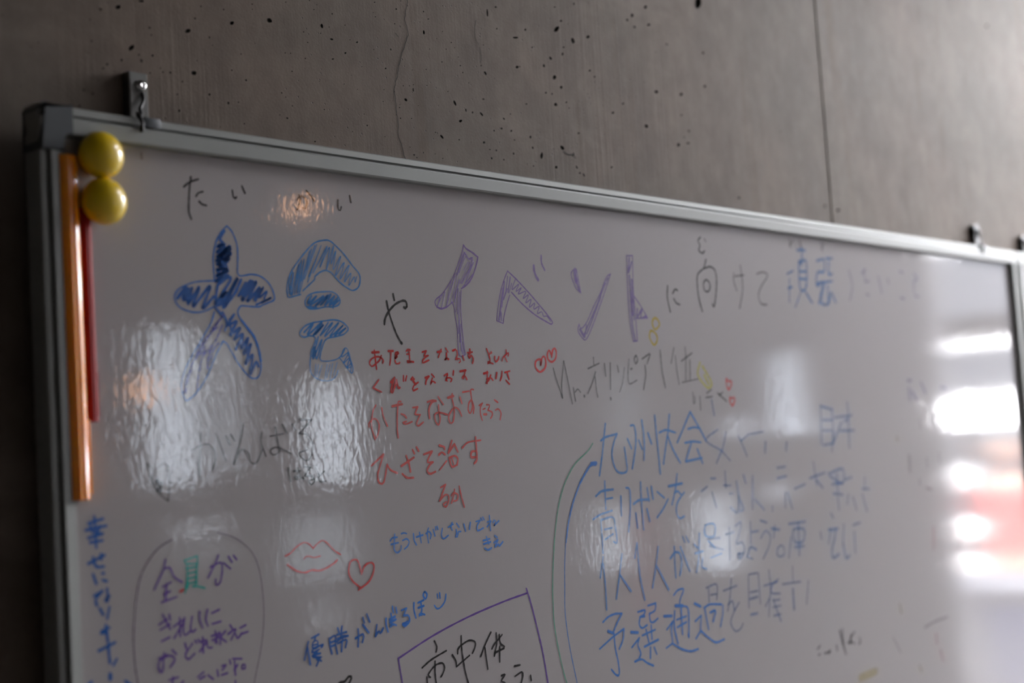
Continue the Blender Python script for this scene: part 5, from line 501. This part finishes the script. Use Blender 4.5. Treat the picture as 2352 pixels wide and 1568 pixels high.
('faint_writing', 'faint blurred marks below the right end', 'brownf', None, [['309:18583,13010 18756,12790', 1.8583, 1.279], ['576:19525,15532 19511,15302', 1.9511, 1.5302], ['387:19568,13024 19919,13066 20333,13077', 1.9568, 1.3024], ['388:19798,15171 19783,15094', 1.9783, 1.5094], ['391:19960,16047 19965,15916', 1.996, 1.5916], ['393:20001,15029 20169,14992', 2.0001, 1.4992], ['392:20084,15467 20088,15337', 2.0084, 1.5337], ['398:20508,15527 20513,15394', 2.0508, 1.5394]]),
('faint_writing', 'faint pink and red blurred marks', 'pinkf', None, [['450:19912,12876 19916,12748', 1.9912, 1.2748], ['452:20010,12632 20067,12470', 2.001, 1.247], ['455:20120,14423 20061,14117', 2.0061, 1.4117]]),
('faint_writing', 'faint yellow blurred marks', 'yellowf2', None, [['959:17554,12617 18004,12640', 1.7554, 1.2617], ['435:18846,13441 18879,13326', 1.8846, 1.3326], ['444:19189,15814 19192,15768', 1.9189, 1.5768], ['441:19304,12511 19344,12430', 1.9304, 1.243]]),
('board_stain', 'small brown stain below the top frame', 'brown', None, '211:6546,18564 6548,18521')]
made = []
for (nm, lab, key, par, d) in DATA:
    p = wb if par is None else made[par]
    if isinstance(d, list):      # a line of writing: one piece per character
        r = bpy.data.objects.new(nm, None); COL.objects.link(r); r.parent = wb; r['label'] = lab; r.location = (d[0][1] - wb.location.x, 0, d[0][2] - wb.location.z)
        made.append(r)
        for cc in d: strokes('character', None, key, cc[0], r)
    else:
        made.append(strokes(nm, lab, key, d, p))

# ---------------------------------------------------------------- hooks holding the boards
def wall_hook(x, label, zt, zb, xe, dark=False):
    """steel channel bracket screwed to the concrete with a bent wire hook reaching down to the frame"""
    root = empty('wall_hook', (x, YB, zb), label, 'hook')
    yf = YB - .009; h = .0092; mt = M_wire if dark else M_steel
    bm = bmesh.new()
    extrude_profile(bm, [(-h, YB), (-h, yf + .001), (-h + .001, yf), (h - .001, yf), (h, yf + .001), (h, YB), (h - .0012, YB), (h - .0012, yf + .0013), (-h + .0012, yf + .0013), (-h + .0012, YB)], lambda u, v: (x + u, v, zb), lambda u, v: (x + u, v, zt))
    obj('hook_plate', bm, mt, root, angle=35)
    bm = bmesh.new(); c = (x + .002, yf, zt - .011)
    lathe(bm, [(.0052, 0), (.0052, .0008), (.0046, .0022), (.0030, .0034), (.0012, .0038), (.0012, .0028), (0, .0028)], c, (0, -1, 0), 20)
    obj('screw_head', bm, mt if dark else M_chrome, root, smooth=True)
    z0 = zt - .017; ze = T_TOP - .0125
    P = [(x + .0025, yf - .001, z0), (x + .002, yf - .003, z0 - .006), (x - .001, yf - .005, z0 - .011), (x - .0035, yf - .006, z0 - .015), (x - .0035, yf - .0075, z0 - .020), (x + (xe - x) * .55, yf - .014, z0 - .026), (xe, -.0045, T_TOP + .004), (xe, -.0095, T_TOP - .003), (xe, -.0102, ze + .004), (xe, -.0095, ze)]
    Q = [Vector(P[0])]
    for i in range(len(P) - 1):
        p0 = Vector(P[max(i - 1, 0)]); p1 = Vector(P[i]); p2 = Vector(P[i + 1]); p3 = Vector(P[min(i + 2, len(P) - 1)])
        for j in range(1, 6):
            t = j / 5; Q.append(.5 * ((2 * p1) + (-p0 + p2) * t + (2 * p0 - 5 * p1 + 4 * p2 - p3) * t * t + (-p0 + 3 * p1 - 3 * p2 + p3) * t ** 3))
    bm = bmesh.new(); tube(bm, Q, .0016, 10); obj('wire_hook', bm, M_wire, root, smooth=True)
    bm = bmesh.new(); box(bm, xe + .004, -.0078, T_TOP - .0075, xe + .020, -.0055, T_TOP + .0005, .0006)
    box(bm, xe + .004, -.0070, T_TOP - .0002, xe + .020, .028, T_TOP + .0012, .0004)
    obj('frame_clip', bm, M_cap, root, angle=35)
    return root
wall_hook(0.66921, 'steel wall hook with a shiny screw above the left corner of the large whiteboard', 1.92978, 1.89169, 0.65002, False)
wall_hook(2.31132, 'dark blurred wall hook above the right end of the large whiteboard', 1.92652, 1.89413, 2.25834, True)
wall_hook(2.51344, 'dark hook cut by the right edge of the picture, above the second whiteboard', 1.92210, 1.88770, 2.45236, True)

# ---------------------------------------------------------------- magnets and bars
def magnet(x, z, label):
    root = empty('round_magnet', (x, 0, z - .017), label, 'magnet', 'yellow magnets on the whiteboard')
    R_ = .0186
    prof = [(0, -.0002), (.0125, 0), (.0138, .0008), (.0138, .003), (.0145, .004)]
    for k in range(1, 13):
        a = -math.pi * .22 + (math.pi * .72) * k / 12
        prof.append((R_ * math.cos(a), .0125 + .0135 * math.sin(a)))
    prof[-1] = (0, .0260)
    bm = bmesh.new(); lathe(bm, prof, (x, -.00005, z), (0, -1, 0), 48); obj('dome', bm, M_yellow, root, smooth=True)
    bm = bmesh.new(); lathe(bm, [(0, 0), (.0085, 0), (.0085, .0005), (0, .0005)], (x, .0002, z), (0, -1, 0), 24); obj('magnet_disc', bm, M_steel, root)
magnet(0.60988, 1.84737, 'glossy yellow round magnet, upper of two by the top left corner')
magnet(0.61088, 1.81106, 'glossy yellow round magnet, lower of two by the top left corner')
def slide_bar(xc, z0, z1, wd, dp, y0, mat, label, name, dx=0.0):
    """plastic channel bar: rounded front, split gap along the right side"""
    root = empty(name, (xc, 0, z0), label, 'plastic bar')
    prof = [(-wd / 2, 0)] + [(-wd / 2 * math.cos(q), -dp * .25 - dp * .75 * math.sin(q)) for q in (math.pi * k / 14 for k in range(0, 7))] + [(wd * .02, -dp * .93)] + [(-wd / 2 * math.cos(q), -dp * .25 - dp * .75 * math.sin(q)) for q in (math.pi * k / 14 for k in range(8, 15))] + [(wd / 2, -dp * .18), (wd * .42, -dp * .16), (wd * .42, -dp * .08), (wd / 2, -dp * .05), (wd / 2, 0)]
    bm = bmesh.new(); extrude_profile(bm, prof, lambda u, v: (xc + u + dx, y0 + v, z1), lambda u, v: (xc + u, y0 + v, z0))
    obj('bar_shell', bm, mat, root, angle=30)
    bm = bmesh.new(); box(bm, xc + wd * .36, y0 - dp * .75, z0 + .004, xc + wd * .50, y0 - dp * .02, z0 + (z1 - z0) * .23, .0008); obj('clip_tongue', bm, mat, root, angle=30)
    return root
m, n, l, b = new_mat('orange_translucent_plastic'); M_orange = m
b.inputs['Base Color'].default_value = (.92, .30, .003, 1); b.inputs['Roughness'].default_value = .25
b.inputs['Coat Weight'].default_value = .8; b.inputs['Coat Roughness'].default_value = .08
b.inputs['Subsurface Weight'].default_value = .25; b.inputs['Subsurface Radius'].default_value = (.012, .004, .001); b.inputs['Subsurface Scale'].default_value = 1.0
t_ = n.new('ShaderNodeTexNoise'); t_.inputs['Scale'].default_value = 90; mp = n.new('ShaderNodeMapping'); mp.inputs['Scale'].default_value = (1, 1, .08)
c_ = n.new('ShaderNodeTexCoord'); l.new(c_.outputs['Object'], mp.inputs[0]); l.new(mp.outputs[0], t_.inputs['Vector'])
bp = n.new('ShaderNodeBump'); bp.inputs['Distance'].default_value = .0006; l.new(t_.outputs['Fac'], bp.inputs['Height']); l.new(bp.outputs[0], b.inputs['Normal'])
slide_bar(0.58339, 1.58183, 1.84512, .0190, .012, -.0002, M_orange, 'long orange plastic bar standing against the left edge of the whiteboard', 'orange_bar')
slide_bar(0.59918, 1.64062, 1.80570, .010, .0065, -.0002, M_red, 'dark red plastic bar just right of the orange bar, below the magnets', 'red_bar')

# ---------------------------------------------------------------- things seen only as reflections in the board
def pendant(x, y, z, label, pw):
    root = empty('pendant_lamp', (x, y, z - .05), label, 'lamp', 'warm pendant lamps')
    bm = bmesh.new(); tube(bm, [(x, y, z + .045), (x, y, ZC - .01)], .003, 8); obj('cord', bm, M_wire, root)
    bm = bmesh.new(); lathe(bm, [(0, ZC - z), (.04, ZC - z), (.04, ZC - z - .015), (.01, ZC - z - .03), (0, ZC - z - .03)], (x, y, z), (0, 0, 1), 20); obj('ceiling_rose', bm, M_wire, root)
    bm = bmesh.new(); lathe(bm, [(0, .06), (.012, .06), (.017, .05), (.017, .02), (0, .02)], (x, y, z), (0, 0, 1), 20); obj('lamp_socket', bm, M_wire, root)
    mm = bpy.data.materials.new('warm_bulb'); mm.use_nodes = True; bb = mm.node_tree.nodes['Principled BSDF']
    bb.inputs['Base Color'].default_value = (1, .6, .35, 1); bb.inputs['Emission Color'].default_value = (1, .52, .28, 1); bb.inputs['Emission Strength'].default_value = pw
    bm = bmesh.new(); lathe(bm, [(0, -.04), (.010, -.037), (.016, -.028), (.018, -.012), (.017, .004), (.013, .016), (.012, .024), (0, .024)], (x, y, z), (0, 0, 1), 24); obj('bulb', bm, mm, root, smooth=True)
pendant(2.50572, -2.00000, 2.29973, 'warm pendant bulb reflected beside the small black heading', 8)
pendant(1.98259, -2.00000, 1.80613, 'warm pendant bulb reflected beside the red bar', 7)

M_skin = pmat('skin', (.50, .30, .21), .5); M_hair = pmat('dark_hair', (.02, .016, .014), .45, bump=.002, bscale=120)
M_shirt = pmat('red_cloth', (.30, .05, .04), .8, bump=.001, bscale=60); M_navy = pmat('navy_cloth', (.02, .025, .06), .8)
M_shoe = pmat('dark_rubber', (.03, .03, .03), .6)
def skin_mesh(name, nodes, edges, mat, parent, sub=2, smooth=True):
    me = bpy.data.meshes.new(name); me.from_pydata([n_[0] for n_ in nodes], edges, []); me.update()
    o = bpy.data.objects.new(name, me); COL.objects.link(o)
    mod = o.modifiers.new('skin', 'SKIN'); mod.use_smooth_shade = True
    for i, n_ in enumerate(nodes):
        s = me.skin_vertices[0].data[i]; s.radius = n_[1] if isinstance(n_[1], tuple) else (n_[1], n_[1]); s.use_root = (i == 0)
    o.modifiers.new('sub', 'SUBSURF').levels = sub; o.modifiers['sub'].render_levels = sub
    me.materials.append(mat); o.parent = parent
    return o
def person(px, py, face):
    root = empty('person', (px, py, 0), 'person in a red T-shirt and navy trousers, reflected at the far right of the board', 'person')
    root.rotation_euler = (0, 0, face); root.scale = (.86, .86, .86)
    # body: one continuous surface; local +y is where the person looks
    N = [((0, 0, .95), (.15, .10)), ((0, 0, 1.10), (.135, .095)), ((0, .01, 1.28), (.165, .11)), ((0, 0, 1.43), (.10, .07)), ((0, .01, 1.50), .052), ((0, .02, 1.56), .055)]
    E_ = [(0, 1), (1, 2), (2, 3), (3, 4), (4, 5)]
    for s in (-1, 1):
        k = len(N); N += [((s * .17, 0, 1.40), .055), ((s * .24, .0, 1.15), .042), ((s * .22, .12, .93), .032), ((s * .20, .20, .90), (.035, .018))]
        E_ += [(3, k), (k, k + 1), (k + 1, k + 2), (k + 2, k + 3)]
        for f in range(4):
            q = len(N); bx = s * (.175 + .017 * f); N += [((bx, .24, .895), .0095), ((bx, .275 - .004 * f, .885), .0088), ((bx, .295 - .006 * f, .870), .008)]
            E_ += [(k + 3, q), (q, q + 1), (q + 1, q + 2)]
        q = len(N); N += [((s * .165, .205, .905), .010), ((s * .150, .235, .895), .0085)]; E_ += [(k + 3, q), (q, q + 1)]
        k = len(N); N += [((s * .095, 0, .86), (.09, .095)), ((s * .105, .01, .50), (.058, .062)), ((s * .11, -.01, .12), (.040, .045)), ((s * .115, .03, .045), (.04, .04)), ((s * .12, .13, .035), (.038, .03))]
        E_ += [(0, k), (k, k + 1), (k + 1, k + 2), (k + 2, k + 3), (k + 3, k + 4)]
    skin_mesh('body', N, E_, M_skin, root, 2)
    bm = bmesh.new(); bmesh.ops.create_uvsphere(bm, u_segments=24, v_segments=18, radius=1)
    for v in bm.verts:
        x, y, z = v.co; jaw = max(0, -z)
        v.co = Vector((x * .076 * (1 - .28 * jaw), .02 + y * .095 * (1 - .15 * jaw) + .012 * jaw, 1.66 + z * .115))
        if y > .95 and abs(z + .12) < .2: v.co.y += .018
    for s in (-1, 1):
        r = bmesh.ops.create_uvsphere(bm, u_segments=10, v_segments=8, radius=1)
        for v in r['verts']: v.co = Vector((s * .079 + v.co.x * .008, .015 + v.co.y * .018, 1.655 + v.co.z * .03))
    h = obj('head', bm, M_skin, None, smooth=True); h.parent = root
    bm = bmesh.new()
    for s in (-1, 1):
        r = bmesh.ops.create_uvsphere(bm, u_segments=10, v_segments=8, radius=.011)
        for v in r['verts']: v.co += Vector((s * .030, .098, 1.665))
    h = obj('eyes', bm, M_hair, None, smooth=True); h.parent = root
    bm = bmesh.new(); box(bm, -.022, .100, 1.595, .022, .112, 1.602, .002); h = obj('mouth', bm, M_shirt, None); h.parent = root
    bm = bmesh.new(); bmesh.ops.create_uvsphere(bm, u_segments=28, v_segments=20, radius=1)
    for v in bm.verts:
        x, y, z = v.co; v.co = Vector((x * .092, .004 + y * .108, 1.68 + z * .115))
    bmesh.ops.delete(bm, geom=[v for v in bm.verts if v.co.y > .045 and v.co.z < 1.71 or v.co.z < 1.60], context='VERTS')
    h = obj('hair', bm, M_hair, None, smooth=True); h.parent = root
    T = [((0, 0, .90), (.165, .115)), ((0, 0, 1.10), (.15, .11)), ((0, .01, 1.28), (.185, .125)), ((0, 0, 1.42), (.115, .085)), ((0, .005, 1.465), (.07, .065))]
    E2 = [(0, 1), (1, 2), (2, 3), (3, 4)]
    for s in (-1, 1):
        k = len(T); T += [((s * .175, 0, 1.40), .07), ((s * .225, 0, 1.23), .066)]; E2 += [(3, k), (k, k + 1)]
    skin_mesh('shirt', T, E2, M_shirt, root, 2)
    T = [((0, 0, .93), (.162, .115))]; E2 = []
    for s in (-1, 1):
        k = len(T); T += [((s * .097, 0, .84), (.10, .105)), ((s * .106, .01, .50), (.075, .078)), ((s * .11, -.01, .13), (.062, .066))]; E2 += [(0, k), (k, k + 1), (k + 1, k + 2)]
    skin_mesh('trousers', T, E2, M_navy, root, 2)
    for s in (-1, 1):
        bm = bmesh.new(); box(bm, s * .12 - .05, -.07, 0, s * .12 + .05, .20, .09, .03, 3); h = obj('shoe', bm, M_shoe, None, smooth=True); h.parent = root
person(7.50000, -2.18184, 1.57080)
PO = [-2.0985, -1.9759, 0.9843, 1.3608]
bm = bmesh.new(); box(bm, X1 - .003, PO[0], PO[2], X1 - .0005, PO[1], PO[3]); tag(obj('poster', bm, pmat('pink_paper', (.75, .16, .20), .7)), 'pink paper strip reflected between the two bright spots in the blue message', 'poster')

def spot_post(x, y, zs):  # added glowing balls, standing in for sunlit spots in the reflection
    root = empty('added_spot_post', (x, y, 0), 'added post with three glowing white balls for the bright spots left of the red shirt', 'lamp')
    mm = bpy.data.materials.new('added_spot_glow'); mm.use_nodes = True; bb = mm.node_tree.nodes['Principled BSDF']
    bb.inputs['Base Color'].default_value = (.9, .9, .9, 1); bb.inputs['Emission Color'].default_value = (1, .96, .95, 1); bb.inputs['Emission Strength'].default_value = 7
    bm = bmesh.new(); tube(bm, [(x + .09, y, 0), (x + .09, y, max(zs) + .12)], .018, 12); obj('post', bm, M_wire, root)
    for z in zs:
        bm = bmesh.new(); bmesh.ops.create_uvsphere(bm, u_segments=24, v_segments=16, radius=.058)
        for v in bm.verts: v.co += Vector((x, y, z))
        g = obj('globe', bm, mm, root, smooth=True)
        bm = bmesh.new(); tube(bm, [(x + .05, y, z), (x + .09, y, z)], .012, 8); obj('bracket', bm, M_wire, root)
spot_post(5.9, -1.7331, [1.3558, 1.1310, 0.9720])

# outside ground and far things
M_ground = pmat('paving', (.06, .057, .055), .95, Specular_IOR_Level=.03, bscale=4, var=.2)
bm = bmesh.new(); box(bm, -30, -40, -.30, 40, 20, -.201); struct('ground', bm, M_ground)
bm = bmesh.new(); box(bm, X1 + .2, -9, -.2, 30, 3, 0); struct('pavement', bm, M_ground)
M_white = pmat('white_paint', (.085, .085, .09), .9, Specular_IOR_Level=.05); M_fac = pmat('facade_render', (.030, .034, .040), .85, bscale=6, var=.1); M_glassd = pmat('dark_window', (.08, .10, .12), .15)
fb = empty('building', (12.00, -3, 0), 'grey building across the yard, reflected in the right end of the board', 'building')
bm = bmesh.new(); box(bm, 12, -16, 0, 15, 8, 1.553); obj('facade', bm, M_fac, fb)
bm = bmesh.new(); box(bm, 11.2, -16, 1.839, 15, 8, 2.203); obj('upper_storey', bm, M_fac, fb)
bm = bmesh.new(); box(bm, 11.0, -16, 2.436, 15, 8, 2.983); obj('roof_slab', bm, M_fac, fb)
bm = bmesh.new(); box(bm, 12, -16.4, 0, 15, -16, 9); obj('side_wall', bm, M_fac, fb)
tb = empty('table', (5.3, -1.1, 0), 'white table reflected below the red shirt', 'table')
bm = bmesh.new(); box(bm, 5.0, -2.0, 0.932, 5.6, -.3, 0.982, .005); obj('tabletop', bm, M_white, tb)
for (a, c) in ((5.05, -1.95), (5.55, -1.95), (5.05, -.35), (5.55, -.35)):
    bm = bmesh.new(); tube(bm, [(a, c, 0), (a, c, 0.932)], .02, 10); obj('leg', bm, M_alu, tb)
